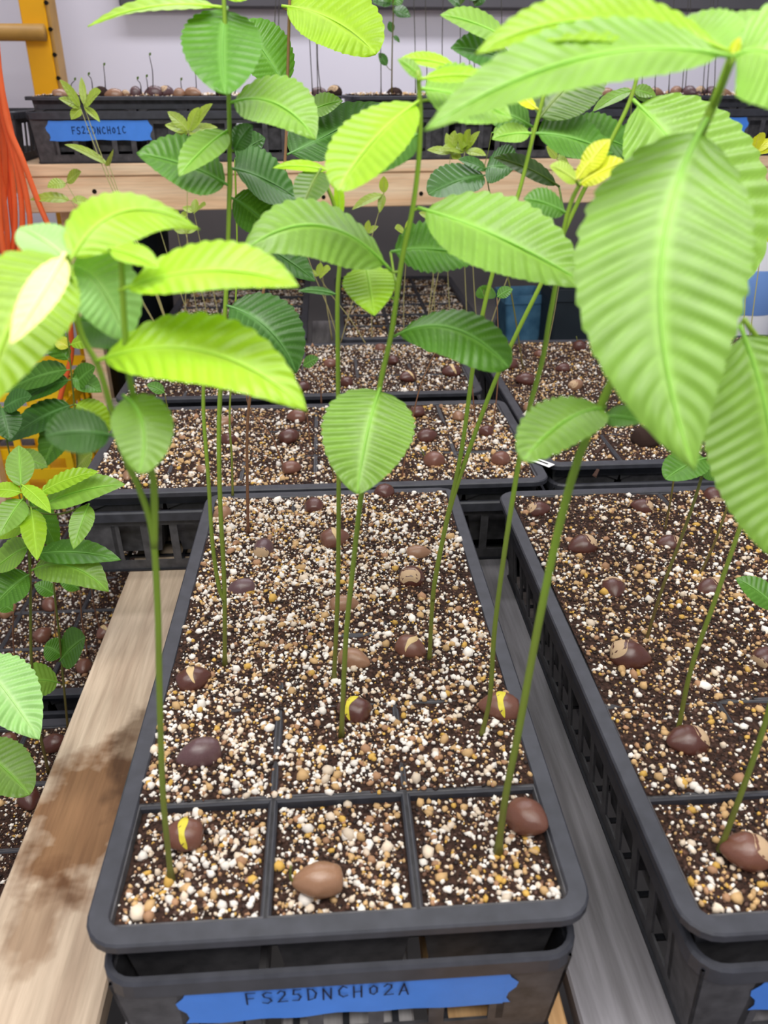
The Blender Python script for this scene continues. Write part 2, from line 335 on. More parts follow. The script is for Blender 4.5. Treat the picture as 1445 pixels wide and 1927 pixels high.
def lettering(text, fn, u0, u1, v0, v1, th, parent):
    mb = MB(); n = max(1, len(text)); adv = (u1-u0)/n
    for i, ch in enumerate(text):
        jx, jy = random.uniform(-.05, .05), random.uniform(-.08, .08)
        for st in GL[ch]:
            pts = [(u0+adv*(i+.1+.86*(x+jx)), v0+(v1-v0)*(y+jy)) for x, y in st]
            for a, b in zip(pts, pts[1:]):
                dx, dy = b[0]-a[0], b[1]-a[1]; l = math.hypot(dx, dy) or 1e-6; ex, ey = dx/l*th*.5, dy/l*th*.5; nx, ny = -ey, ex
                q = [(a[0]-ex-nx, a[1]-ey-ny), (b[0]+ex-nx, b[1]+ey-ny), (b[0]+ex+nx, b[1]+ey+ny), (a[0]-ex+nx, a[1]-ey+ny)]
                mb.quad(*[tuple(fn(p[0], p[1], .0018)) for p in q])
    return mb.build('lettering', 'ink', parent) if text else None
MT = .023; MH = .0827    # mesh tray: top of lip below the insert's rim, height of the tray
ML = .552
def mesh_tray(org, rz, label, group=None, tape=None, shift=None):
    TW, TL = (.268 if rz == 0 else .278), ML
    sh = shift if shift is not None else ((.006, -.008) if rz == 0 else (-.004, -.0035))
    c_, s_ = math.cos(rz), math.sin(rz); org = (org[0]+c_*sh[0]-s_*sh[1], org[1]+s_*sh[0]+c_*sh[1], org[2])
    r = empty('mesh_tray', (org[0], org[1], org[2]-.1058), rz); tag(r, label, 'tray', group)
    zt = .1058-MT; ti, bi = .0055, .0125
    def ins(d): return ti+(bi-ti)*d/MH
    o1 = rrect(.003, TW-.003, .003, TL-.003, .018); i1 = rrect(ti+.0005, TW-ti-.0005, ti+.0005, TL-ti-.0005, .014); o0 = rrect(.0015, TW-.0015, .0015, TL-.0015, .019)
    V, F = loops([z(rrect(ti+.0005, TW-ti-.0005, ti+.0005, TL-ti-.0005, .014), zt-.012), z(i1, zt), z(o1, zt), z(o0, zt-.002), z(o0, zt-.012), z(rrect(ti, TW-ti, ti, TL-ti, .014), zt-.0125)])
    mesh_obj('rim', V, [f[::-1] for f in F], 'lip_plastic', r)
    def P(side, u, d, out):      # u from left to right seen from outside, d down from lip top
        k = ins(d)-out
        if side == 0: return (u, k, zt-d)
        if side == 1: return (k, TL-u, zt-d)
        if side == 2: return (TW-u, TL-k, zt-d)
        return (TW-k, u, zt-d)
    for side in range(4):
        Ln = TW if side in (0, 2) else TL; mb = MB(); t = .0018
        def slab(ua, ub, da, db):
            ka, kb = ins(da), ins(db)
            ua0, ub0 = max(ua, ka), min(ub, Ln-ka); ua1, ub1 = max(ua, kb), min(ub, Ln-kb)
            mb.hexa([P(side, ua1, db, 0), P(side, ub1, db, 0), P(side, ub1, db, -t), P(side, ua1, db, -t), P(side, ua0, da, 0), P(side, ub0, da, 0), P(side, ub0, da, -t), P(side, ua0, da, -t)])
        slab(0, Ln, .006, .02); slab(0, Ln, MH-.014, MH)
        slab(0, .045, .02, MH-.014); slab(Ln-.045, Ln, .02, MH-.014)
        nw = max(2, round((Ln-.09)/.034)); p = (Ln-.09)/nw
        for k in range(nw+1):
            c = .045+p*k; slab(c-.0045, c+.0045, .02, MH-.014)
        mb.build('side_wall', 'black_plastic_dusty' if side < 2 else 'black_plastic', r)
    mb = MB()
    for k in range(9): x = bi+(TW-2*bi)*k/8; mb.box(x-.002, x+.002, bi, TL-bi, .0003, .0023)
    for k in range(17): y = bi+(TL-2*bi)*k/16; mb.box(bi, TW-bi, y-.002, y+.002, .0005, .0028)
    mb.build('base_lattice', 'black_plastic', r)
    if tape:
        side, ua, ub, da, db, text, tu0, tu1, tv0, tv1, th = tape
        n = 24; V = []; F = []
        prof = [.1, .35, .85, .75, .3, .2, .5]
        for i in range(n+1):
            f = i/n; u = ua+(ub-ua)*f
            wob = .0008*math.sin(f*9)+.0006*math.sin(f*23)
            V += [P(side, u, da+wob*.4, .0006), P(side, u, db+wob, .0006+.0006*math.sin(f*14)**2)]
        for i in range(n): F.append((2*i, 2*i+1, 2*i+3, 2*i+2))
        for end, uu, sg in ((0, ua, -1), (2*n, ub, 1)):   # torn ends
            st = len(V)
            K = 7
            for k in range(K): d = da+(db-da)*k/(K-1); V.append(P(side, uu, d, .0006)); V.append(P(side, uu+sg*.009*prof[k], d, .0006))
            for k in range(K-1): F.append((st+2*k, st+2*k+2, st+2*k+3, st+2*k+1) if sg < 0 else (st+2*k, st+2*k+1, st+2*k+3, st+2*k+2))
        tp = mesh_obj('tape_label', V, F, 'tape_blue', r)
        lettering(text, lambda u, v, o: P(side, u, v, o), tu0, tu1, tv1, tv0, th, tp)
    return r

# ---------------------------------------------------------------- growing mix: heightfield + real grains, one object a tray
PHI = (1+5**.5)/2
ICO_V = np.array([(-1, PHI, 0), (1, PHI, 0), (-1, -PHI, 0), (1, -PHI, 0), (0, -1, PHI), (0, 1, PHI), (0, -1, -PHI), (0, 1, -PHI), (PHI, 0, -1), (PHI, 0, 1), (-PHI, 0, -1), (-PHI, 0, 1)])/1.902
ICO_F = np.array([(0, 11, 5), (0, 5, 1), (0, 1, 7), (0, 7, 10), (0, 10, 11), (1, 5, 9), (5, 11, 4), (11, 10, 2), (10, 7, 6), (7, 1, 8), (3, 9, 4), (3, 4, 2), (3, 2, 6), (3, 6, 8), (3, 8, 9), (4, 9, 5), (2, 4, 11), (6, 2, 10), (8, 6, 7), (9, 8, 1)])
OCT_V = np.array([(1, 0, 0), (-1, 0, 0), (0, 1, 0), (0, -1, 0), (0, 0, 1), (0, 0, -1)], float)
OCT_F = np.array([(0, 2, 4), (2, 1, 4), (1, 3, 4), (3, 0, 4), (2, 0, 5), (1, 2, 5), (3, 1, 5), (0, 3, 5)])
class Noise:
    def __init__(s, seed, fs): g = np.random.default_rng(seed); s.k = [(g.normal(0, f, 2), g.uniform(0, 6.28), f) for f in fs for _ in range(6)]
    def __call__(s, x, y): return sum(np.sin(k[0]*x+k[1]*y+p) for k, p, f in s.k)/math.sqrt(len(s.k))
def soil(org, rz, label, seed, n_light, n_dark, size=.0016, level=(-.0095, -.004, -.0015), white=.5, hi=True, amp=.0022, res=None):
    g = np.random.default_rng(seed); nz = Noise(seed, (25, 60)); nz2 = Noise(seed+50, (18, 45)); nz3 = Noise(seed+90, (150, 300))
    x0, x1, y0, y1 = RIMW, TW-RIMW, RIMW, TL-RIMW
    def H(x, y):
        row = (y-RIMW)/CL
        base = np.where(row < 1, level[0], np.where(row < 2, level[1], level[2]))
        fr = row-np.floor(row); fc = (x-RIMW)/CW; fc = fc-np.floor(fc)
        ed = np.minimum(np.minimum(fr, 1-fr)*CL, np.minimum(fc, 1-fc)*CW)
        return np.minimum(base+amp*nz(x, y)*.55-np.where(row < 1, .0022, .0006)*np.exp(-(ed/.006)**2)+.0005*nz3(x, y), .003)
    step = res or (.004 if hi else .008)
    nx, ny = int((x1-x0)/step)+1, int((y1-y0)/step)+1
    X, Y = np.meshgrid(np.linspace(x0, x1, nx), np.linspace(y0, y1, ny)); Z = H(X, Y)
    SV = np.stack([X, Y, Z], -1).reshape(-1, 3); idx = np.arange(nx*ny).reshape(ny, nx)
    SF = np.concatenate([np.stack([idx[:-1, :-1], idx[:-1, 1:], idx[1:, 1:]], -1).reshape(-1, 3), np.stack([idx[:-1, :-1], idx[1:, 1:], idx[1:, :-1]], -1).reshape(-1, 3)])
    BV, BF = (ICO_V, ICO_F) if hi else (OCT_V, OCT_F)
    n = n_light+n_dark
    cx = g.uniform(x0+.001, x1-.001, n*3); cy = g.uniform(y0+.001, y1-.001, n*3)
    p = 1/(1+np.exp(-1.1*nz2(cx, cy)-.5-1.2*(cy < RIMW+CL))); keep = g.uniform(0, 1, n*3) < p
    h = H(cx, cy); row = (cy-RIMW)/CL; fr = np.abs(row-np.round(row))*CL; fc = (cx-RIMW)/CW; fc = np.abs(fc-np.round(fc))*CW
    ond = (np.minimum(fr, fc) < .0045) & (h < -.0025); keep &= ~(ond & (g.uniform(0, 1, n*3) < .93))
    il = np.where(keep)[0][:n_light]; ids = np.where(~ond)[0]; idk = g.choice(ids, n_dark)
    sel = np.concatenate([il, idk]); cx, cy, h = cx[sel], cy[sel], h[sel]; nl = len(il); n = len(sel)
    r = np.exp(g.normal(math.log(size), .38, n)); r = np.clip(r, size*.45, size*2.2)
    r[nl:] = np.clip(r[nl:]*.85, 0, size*1.25); sc0 = g.uniform(0, 1, nl); r[:nl] *= np.where(sc0 < .08, 1.55, np.where(sc0 > .5, .7, 1))
    sc = r[:, None]*g.uniform(.65, 1.25, (n, 3)); sc[:, 2] *= .85
    V = BV[None]*sc[:, None, :]*g.uniform(.75, 1.25, (n, len(BV), 1))
    an = g.uniform(0, 6.28, n); c, s = np.cos(an)[:, None], np.sin(an)[:, None]
    V = np.stack([V[..., 0]*c-V[..., 1]*s, V[..., 0]*s+V[..., 1]*c, V[..., 2]], -1)
    V += np.stack([cx, cy, h+r*.25], -1)[:, None, :]
    V = V.reshape(-1, 3)
    F = (BF[None]+(np.arange(n)*len(BV))[:, None, None]).reshape(-1, 3)+len(SV)
    lin = lambda *c: np.array(srgb(*c)[:3])
    pal = [lin(238, 230, 220), lin(222, 204, 182), lin(196, 160, 112), lin(206, 164, 80), lin(168, 128, 96)]
    pw = np.array([white, .26, .62-white*.7, .07, .14]); pw /= pw.sum()
    colr = np.zeros((n, 3)); ch = g.choice(5, nl, p=pw)
    colr[:nl] = np.array(pal)[ch]*g.uniform(.8, 1.08, (nl, 1))
    dk = np.array([lin(58, 42, 36), lin(86, 62, 52), lin(40, 30, 28), lin(104, 74, 58)])
    colr[nl:] = dk[g.choice(4, n-nl)]*g.uniform(.7, 1.2, (n-nl, 1))
    A = np.concatenate([SV, V]); FF = np.concatenate([SF, F]).astype(np.int32)
    me = bpy.data.meshes.new('potting_mix'); me.vertices.add(len(A)); me.vertices.foreach_set('co', A.astype(np.float32).ravel())
    me.loops.add(len(FF)*3); me.loops.foreach_set('vertex_index', FF.ravel()); me.polygons.add(len(FF))
    me.polygons.foreach_set('loop_start', np.arange(len(FF), dtype=np.int32)*3); me.polygons.foreach_set('loop_total', np.full(len(FF), 3, np.int32))
    me.materials.append(MATS['soil']); me.materials.append(MATS['grain'])
    me.polygons.foreach_set('material_index', np.concatenate([np.zeros(len(SF), np.int32), np.ones(len(F), np.int32)]))
    at = me.color_attributes.new('Col', 'FLOAT_COLOR', 'POINT')
    cc = np.concatenate([np.tile([.03, .02, .015, 1], (len(SV), 1)), np.concatenate([np.repeat(colr, len(BV), 0), np.ones((n*len(BV), 1))], 1)])
    at.data.foreach_set('color', cc.astype(np.float32).ravel())
    me.update(calc_edges=True); me.validate()
    o = bpy.data.objects.new('potting_mix', me); link(o); o.location = org; o.rotation_euler = (0, 0, rz)
    tag(o, label, 'soil', kind='stuff'); return H
R90 = math.pi/2
def full_tray(org, rz, name, seed, nl, nd, tape=None, shift=None, **kw):
    mesh_tray(org, rz, 'black slotted carrier under ' + name, tape=tape, shift=shift)
    insert_tray(org, rz, 'black plastic cell tray, ' + name)
    return soil(org, rz, 'speckled potting mix filling ' + name, seed, nl, nd, **kw)
TAPE_S = lambda txt: (0, .047, .226, .018, .05, txt, .078, .172, .0195, .031, .001)
full_tray((0, 0, 0), 0, 'the tray nearest the bench end between the tan and grey boards', 1, 16500, 9000, TAPE_S('FS25DNCH02A'), white=.52, level=(-.0056, -.0004, .0004), size=.00132)
full_tray((.325, -.015, 0), 0, 'the tray right of the grey board', 2, 8600, 10000, TAPE_S(''), shift=(.006, -.007), white=.3, size=.00138, level=(-.0056, -.0004, .0004))
def cross(x0, y0, zz=0): return (x0+TL, y0, zz), R90
full_tray(*cross(-.152, .552), 'the tray lying crosswise behind the tape-marked front tray', 3, 8600, 8000, white=.32, level=(-.0012,)*3, size=.0014)
full_tray(*cross(-.175, .865), 'the second crosswise tray, just behind the first crosswise one', 4, 7600, 8000, size=.0014, hi=False, white=.5, level=(-.001,)*3)
full_tray((.397, .594, 0), 0, 'the lengthwise tray beside the white plant tag', 5, 6000, 9000, size=.0014, hi=False, white=.34, level=(-.001,)*3)
full_tray((.69, .60, 0), 0, 'the tray furthest right, behind the largest hanging leaves', 15, 5000, 6000, hi=False, white=.4, level=(-.001,)*3)
full_tray((-.18, 1.168, 0), 0, 'the dim tray left of the bare plank under the pine shelf', 6, 7000, 4000, hi=False, white=.6, level=(-.006,)*3)
full_tray((.157, 1.168, 0), 0, 'the dim tray right of the bare plank under the pine shelf', 7, 5000, 5000, hi=False, white=.5, level=(-.006,)*3)
full_tray((-.402, .517, -.252), 0, 'the rear tray on the low left shelf', 8, 7200, 9000, size=.0014, white=.55, level=(-.003,)*3, hi=False)
full_tray((-.402, -.07, -.252), 0, 'the front tray on the low left shelf', 9, 7200, 9000, size=.0014, white=.55, level=(-.003,)*3, hi=False)
def S(x, y): c, s = math.cos(SR), math.sin(SR); return Vector((SO.x+c*x-s*y, SO.y+s*x+c*y, 0))
def shelf_tray(x, zz, **k):
    p = S(x+TL, .0); return ((p.x, p.y, zz), R90+SR)
UZ_ = .2836+.1062
full_tray(*shelf_tray(.0, UZ_), 'the pine-shelf tray standing beside the yellow ladder', 10, 3500, 1500, (1, .04, .205, .0145, .046, 'FS25DNCH01C', .075, .168, .024, .035, .0012), hi=False, white=.4, level=(.001,)*3)
full_tray(*shelf_tray(.562, UZ_), 'the middle tray on the pine shelf', 11, 3500, 1500, hi=False, white=.4, level=(.001,)*3)
full_tray(*shelf_tray(1.122, UZ_), 'the pine-shelf tray furthest from the ladder', 12, 3500, 1500, (1, .04, .205, .0145, .046, 'FS25DNCH0', .06, .135, .024, .035, .0012), hi=False, white=.4, level=(.001,)*3)
p = S(-.02, .02); mesh_tray((p.x, p.y, UZ_), R90+SR, 'low black slotted tray at the beam end behind the orange cord')

# ---------------------------------------------------------------- nuts
def nut_mesh(seed, tip=.16):
    g = random.Random(seed); V = []; F = []; nu, nv = 30, 20
    for j in range(nv+1):
        th = math.pi*j/nv
        for i in range(nu):
            ph = 2*math.pi*i/nu
            x = -math.cos(th); s = math.sin(th)
            y = s*math.cos(ph); zz = s*math.sin(ph)*.74
            if x > 0: k = 1-.28*x*x; y *= k; zz *= k; x += tip*max(0, x-.8)*4*.25
            if x < -.7: x = -.7-(abs(x)-.7)*.35
            if zz < 0: zz *= .75
            k = 1+.03*math.sin(3*ph+g.random()*6)
            V.append((x, y*k*.92, zz*k))
    for j in range(nv):
        for i in range(nu):
            i2 = (i+1) % nu; F.append((j*nu+i, j*nu+i2, (j+1)*nu+i2, (j+1)*nu+i))
    return V, [f[::-1] for f in F]
NV, NF = nut_mesh(3)
def nut_pt(th, ph, k=1.012):
    j = min(max(th/math.pi*20, 0), 19.999); i = (ph/(2*math.pi)*30) % 30
    j0, i0 = int(j), int(i); a, b = j-j0, i-i0; g = lambda jj, ii: Vector(NV[jj*30+ii % 30])
    return tuple((g(j0, i0)*(1-a)*(1-b)+g(j0+1, i0)*a*(1-b)+g(j0, i0+1)*(1-a)*b+g(j0+1, i0+1)*a*b)*k)
def patch(seed, kind):
    """hilum scar or split seam: a smooth-edged piece lying just proud of the nut's own surface"""
    V = []; F = []; nu, nv = 28, 6; D = math.radians
    for i in range(nu+1):
        s_ = i/nu
        if kind == 'hilum': ph = 2*math.pi*s_; t0, t1 = .01, D(48+5*math.sin(3*ph)+3*math.sin(7*ph))
        elif kind == 'blotch': ph = D(15+150*s_); w = math.sin(math.pi*s_)**.6; t0, t1 = D(30-10*w), D(30+(62+7*math.sin(9*s_))*w)
        else: ph = D(-5+165*s_); w = math.sin(math.pi*s_)**.7; c = D(82+22*s_+9*math.sin(5*s_)); h = D(10+2.5*math.sin(13*s_))*w; t0, t1 = c-h, c+h
        for j in range(nv+1): V.append(nut_pt(t0+(t1-t0)*j/nv, ph))
    for i in range(nu):
        for j in range(nv): q = i*(nv+1)+j; F.append((q, q+nv+1, q+nv+2, q+1))
    return V, F
def mk(name, V, F, mat):
    me = bpy.data.meshes.new(name); me.from_pydata(V, [], F); me.materials.append(MATS[mat]); me.polygons.foreach_set('use_smooth', [True]*len(me.polygons)); me.update(); return me
NUTS = {c: mk('shell', NV, NF, c) for c in ('nut_dark', 'nut_mid', 'nut_tan', 'nut_purple', 'clod')}
PAT = {'hilum': mk('hilum', *patch(0, 'hilum'), 'hilum'), 'blotch': mk('hilum', *patch(0, 'blotch'), 'hilum'), 'yellow': mk('cotyledon', *patch(0, 'strip'), 'cotyledon'), 'cream': mk('cotyledon', *patch(0, 'strip'), 'cotyledon_cream')}
def nut(px, py, w, zs, col, pat, ang, label, group, sprout=False, tilt=0, h=None, roll=0, P=None, name='chestnut'):
    """w: width in the photo in px (gives the real size at its depth); ang: heading of the tip"""
    p = P or atZ(px, py, zs); d = (p-CAM).dot(_f); a = w*d/FPX*.5 if not P else w*.5
    r = empty(name, (p.x, p.y, p.z)); r.rotation_euler = (math.radians(roll), math.radians(-tilt), math.radians(ang)); tag(r, label, 'nut', group)
    def part(nm, me):
        o = inst(nm, me, r, (0, 0, a*.3)); o.scale = (a, a*(.68 if col in ('nut_tan', 'nut_purple') else .84), a*(.88 if col == 'nut_tan' else 1)); return o
    part('shell', NUTS[col])
    for q in ([pat] if pat else []): part(PAT[q].name.split('.')[0], PAT[q])
    if sprout:
        pts = catmull([(a*.8, 0, a*.3), (a*1.05, .0, a*.5), (a*1.1, a*.1, a*1.3)], 4)
        MB().tube(pts, [.0012-.0006*i/(len(pts)-1) for i in range(len(pts))], 6).build('sprout', 'stem_green', r, True)
    return r
ORD = ('first', 'second', 'third', 'fourth', 'fifth', 'sixth')
NAMECOL = {'nut_dark': 'dark', 'nut_mid': 'brown', 'nut_tan': 'tan', 'nut_purple': 'purplish', 'clod': 'rough'}
def cell_label(p, col, org, tray, cross_, side):
    x, y = p.x-org[0], p.y-org[1]
    if cross_: c, rw = int(x/(TL/6)), int(y/(TW/3)); return f"{NAMECOL[col]} chestnut in the {tray}, {ORD[max(0, min(5, c))]} cell from {side}, {('front', 'middle', 'rear')[max(0, min(2, rw))]} row"
    c, rw = int(x/(TW/3)), int(y/(TL/6)); return f"{NAMECOL[col]} chestnut in the {tray}, {ORD[max(0, min(5, rw))]} row back, {ORD[max(0, min(2, c))]} cell from {side}"
LF = 'whole brown chestnut half-buried in the mix of the tape-marked tray beside the tan board'; GF = 'plain chestnuts in the tape-marked front tray'
Z0 = -.004
for a in ((348, 1582, 84, 'nut_mid', 'yellow', 185, 'split chestnut with a bright yellow crack beside the long forked stem', None, 0),
          (602, 1668, 106, 'nut_tan', None, 185, 'lightest brown smooth chestnut with a tiny green sprout in the front middle cell', None, 1),
          (993, 1548, 92, 'nut_mid', None, -50, 'tilted brown chestnut against the thick stem under the largest leaf', None, 0),
          (380, 1432, 92, 'nut_purple', None, 200, LF, GF, 0), (668, 1348, 74, 'nut_dark', 'yellow', 150, 'split dark chestnut hugged by a yellow green stem foot', None, 0),
          (940, 1345, 84, 'nut_mid', 'yellow', 170, 'half-sunk chestnut with a yellow slit beside a mulch flake', None, 0), (365, 1290, 72, 'nut_dark', 'cream', 20, 'cracked dark chestnut with a tan seam at the tray edge by the tan board', None, 0),
          (665, 1250, 70, 'nut_tan', 'hilum', -30, 'greyish chestnut pressed against the two middle stems', None, 0), (770, 1228, 66, 'nut_mid', 'cream', -35, 'long pale-seamed chestnut whose tip runs into a stem foot', None, 0),
          (645, 1148, 62, 'nut_tan', None, 10, LF, GF, 0), (458, 1119, 62, 'nut_purple', None, 190, LF, GF, 0), (775, 1097, 64, 'nut_dark', 'blotch', 80, 'round dark chestnut with a pale ragged crown', None, 0),
          (785, 1048, 52, 'nut_tan', None, 0, LF, GF, 0), (497, 1043, 60, 'nut_purple', 'hilum', 80, 'upright purplish chestnut at the foot of the reddish stem', None, 0), (628, 1023, 62, 'nut_mid', 'cream', 20, 'chestnut with a small bright yellow stub behind the middle stems', None, 0),
          (590, 960, 48, 'nut_dark', None, 90, LF, GF, 0), (420, 975, 50, 'nut_tan', None, 70, 'large dull tan chestnut in the rear corner by the tan board', None, 0), (722, 935, 50, 'nut_dark', None, 60, LF, GF, 0)):
    nut(a[0], a[1], a[2], Z0, a[3], a[4], a[5], (cell_label(atZ(a[0], a[1], Z0), a[3], (0, 0), 'taped front tray', False, 'the tan board') if a[6] is LF else a[6]), a[7], a[8], tilt=random.uniform(-6, 14), roll=random.uniform(-15, 15))
LR = 'brown chestnut with a pale scar in the tray right of the grey board'; GR = 'chestnuts in the tray right of the grey board'
for a in ((1013, 968, 48, 'nut_dark', 'blotch', 0), (1095, 1036, 62, 'nut_dark', 'blotch', 200), (1152, 1117, 60, 'nut_dark', 'blotch', 260), (1258, 1033, 54, 'nut_dark', 'blotch', 180), (1335, 1117, 60, 'nut_dark', 'blotch', 200),
          (1180, 1246, 84, 'nut_dark', 'blotch', -20), (1290, 1408, 88, 'nut_dark', 'blotch', 190), (1402, 1615, 98, 'nut_mid', 'blotch', 170), (1440, 1248, 62, 'nut_dark', 'hilum', 30), (1207, 962, 46, 'nut_dark', 'blotch', 160), (1340, 942, 50, 'nut_dark', 'hilum', 90), (1428, 1026, 44, 'nut_dark', 'hilum', 40)):
    nut(a[0], a[1], a[2], Z0, a[3], a[4], a[5], cell_label(atZ(a[0], a[1], Z0), a[3], (.325, -.015), 'right tray', False, 'the grey board'), GR, tilt=random.uniform(-5, 12), roll=random.uniform(-12, 12))
def low_label(p, cl_): return cell_label(p, cl_, *(((-.402, .517), 'rear low tray', False, 'the wall') if p.y > .5 else ((-.402, -.07), 'front low tray', False, 'the outer side')))
def batch(L, label, group, zs=-.002, cell=None):
    for k, a in enumerate(L):
        cl_ = a[3] if len(a) > 3 else random.choice(['nut_dark', 'nut_mid'])
        nut(a[0], a[1], a[2], zs, cl_, a[4] if len(a) > 4 else None, random.uniform(0, 360), (low_label(atZ(a[0], a[1], zs), cl_) if cell == 'low' else cell_label(atZ(a[0], a[1], zs), cl_, *cell)) if cell else label, group, tilt=random.uniform(-8, 14), roll=random.uniform(-15, 15), sprout=len(a) > 5)
batch([(545, 830, 46, 'nut_dark'), (548, 888, 42, 'nut_mid'), (818, 874, 50, 'nut_mid', None, 1), (942, 872, 46, 'nut_mid'), (803, 828, 42, 'nut_dark'), (915, 818, 36, 'nut_dark'), (430, 835, 40, 'nut_dark'), (560, 790, 40), (862, 790, 36, 'nut_tan'), (785, 782, 36), (380, 888, 28, 'nut_tan'), (243, 900, 34, 'nut_tan'), (425, 800, 36, 'nut_tan')],
      'brown chestnut lying in the first crosswise tray behind the front tray', 'chestnuts in the first crosswise tray', cell=((-.152, .552), 'first crosswise tray', True, 'the tan board'))
batch([(832, 674, 38, 'nut_dark', 'yellow'), (850, 706, 40, 'nut_dark', 'cream'), (767, 717, 38, 'nut_dark', 'cream'), (740, 684, 30), (652, 724, 32), (622, 690, 30, 'nut_mid'), (570, 735, 34), (716, 660, 26)],
      'dark chestnut lying in the second crosswise tray', 'chestnuts in the second crosswise tray', cell=((-.175, .865), 'second crosswise tray', True, 'the left end'))
batch([(1090, 658, 34, 'nut_dark', None, 1), (960, 694, 38, 'nut_dark'), (988, 722, 40, 'nut_dark'), (1082, 730, 36, 'nut_tan', 'blotch'), (1060, 699, 30), (1192, 783, 44, 'nut_mid'), (1015, 672, 26, 'nut_mid'), (992, 772, 30, 'nut_tan')],
      'brown chestnut in the lengthwise tray beside the white plant tag', 'chestnuts in the tray beside the plant tag', cell=((.397, .594), 'tag-side tray', False, 'the tag'))
nut(1216, 834, 66, -.002, 'clod', None, 20, 'large rough dark crumbly nut at the corner beside a small leaf', None)
batch([(15, 1155, 40, 'nut_tan'), (80, 1200, 40, 'nut_mid'), (200, 1195, 40, 'nut_mid', 'cream'), (105, 1404, 50), (218, 1400, 56), (55, 1510, 54), (200, 1070, 34), (95, 1143, 36), (15, 1400, 40), (240, 1135, 36), (160, 1260, 40)],
      'brown chestnut in the low trays left of the tan board', 'chestnuts in the low left trays', -.254, cell='low')
def shelf_pt(px, py, off=.02):   # point over the front strip of the shelf trays
    Y = SO.y
    for _ in range(5):
        p = atY(px, py, Y); xl = (p.x-SO.x)/math.cos(SR); Y = SO.y+math.sin(SR)*xl+off
    return atY(px, py, Y)
for px, w in ((112, 34), (190, 36), (214, 44), (235, 24), (255, 50), (290, 40), (313, 34), (337, 34), (362, 34), (600, 60), (630, 36), (742, 70), (1141, 40), (1178, 44), (1232, 54), (1272, 58), (1297, 44), (1318, 46), (1338, 40), (1360, 40), (1400, 50), (420, 40), (470, 44)):
    p = shelf_pt(px, 170, random.uniform(.022, .05)); a = w*1.5/FPX; p.z = UZ_-.003+random.uniform(-.002, .003)
    nut(0, 0, min(a, .034), 0, random.choice(['nut_tan', 'nut_purple', 'nut_purple', 'clod']), random.choice([None, 'blotch', None]), random.uniform(0, 360), 'weathered chestnut at the rim of the ' + ('shelf tray beside the ladder' if px < 650 else 'middle pine-shelf tray'), 'chestnuts on the pine shelf trays', P=p)

# ---------------------------------------------------------------- seedlings
def leaf_mesh(name, B, Mid, T, wid, nrm, mat, parent, a=.66, b=.93, fold=.12, corr=.5, serr=1., curl=0., teeth=13, pet=.05, off=None):
    na, m = teeth*6, (13 if wid > .03 else 8)
    B, Mid, T = Vector(B), Vector(Mid), Vector(T)
    C = Mid*2-(B+T)*.5
    L = 0; prev = B; cen = []; tan = []
    for i in range(na+1):
        t = i/na; c = B*(1-t)**2+C*2*t*(1-t)+T*t*t; d = ((C-B)*2*(1-t)+(T-C)*2*t).normalized(); cen.append(c); tan.append(d); L += (c-prev).length; prev = c
    peak = (a/(a+b))**a*(b/(a+b))**b
    V = []; F = []; vein = []; mi = []
    for i in range(na+1):
        t = i/na; tt = max(0, (t-pet)/(1-pet))
        hw = wid*.5*(tt**a*(1-tt)**b)/peak if tt > 0 else 0
        n = nrm-tan[i]*nrm.dot(tan[i]); n = n.normalized() if n.length > 1e-5 else tan[i].orthogonal().normalized()
        s = tan[i].cross(n)
        for j in range(-m, m+1):
            v = j/m; av = abs(v)
            ph = teeth*(tt-.12*av)
            saw = (ph+.18) % 1.0
            e = 1 + (serr*.06*(saw-.45) if av == 1 else 0)
            w = hw*v*e
            rid = math.cos(2*math.pi*ph)            # valleys on the side veins
            hgt = -rid*corr*.026*wid*min(1, av*1.6)*(1-.35*av)*min(1, hw/(wid*.25)) + fold*hw*av - curl*hw*av*av
            hgt += wid*.012*math.sin(7*tt+3*v)
            V.append(tuple(cen[i]+s*w+n*hgt))
            vn = max(0, 1-av*7)*.9 if av < .15 else max(0, rid-.86)/.14*.45*(1-.5*av)
            vein.append(min(1, vn))
    k = 2*m+1
    for i in range(na):
        for j in range(2*m): F.append((i*k+j, i*k+j+1, (i+1)*k+j+1, (i+1)*k+j))
    n0 = len(V); mb = MB(); step = 3
    nn = [(nrm-tan[i]*nrm.dot(tan[i])).normalized() for i in range(na+1)]
    pts = [cen[i]+nn[i]*.0004*(.6+wid*6)*min(1, 4*(1-i/na)) for i in range(0, na+1, step)]
    rad = [(.0011-.0008*q/(len(pts)-1))*(.6+wid*6) for q in range(len(pts))]
    mb.tube(pts, rad, 6); V += mb.V; F += [tuple(n0+q for q in f) for f in mb.F]; vein += [.8]*len(mb.V)
    o = mesh_obj(name, [Vector(v)-off for v in V] if off else V, F, mat, parent, True)
    at = o.data.attributes.new('vein', 'FLOAT', 'POINT'); at.data.foreach_set('value', vein)
    return o
UP = Vector((0, 0, 1)); NL = 0
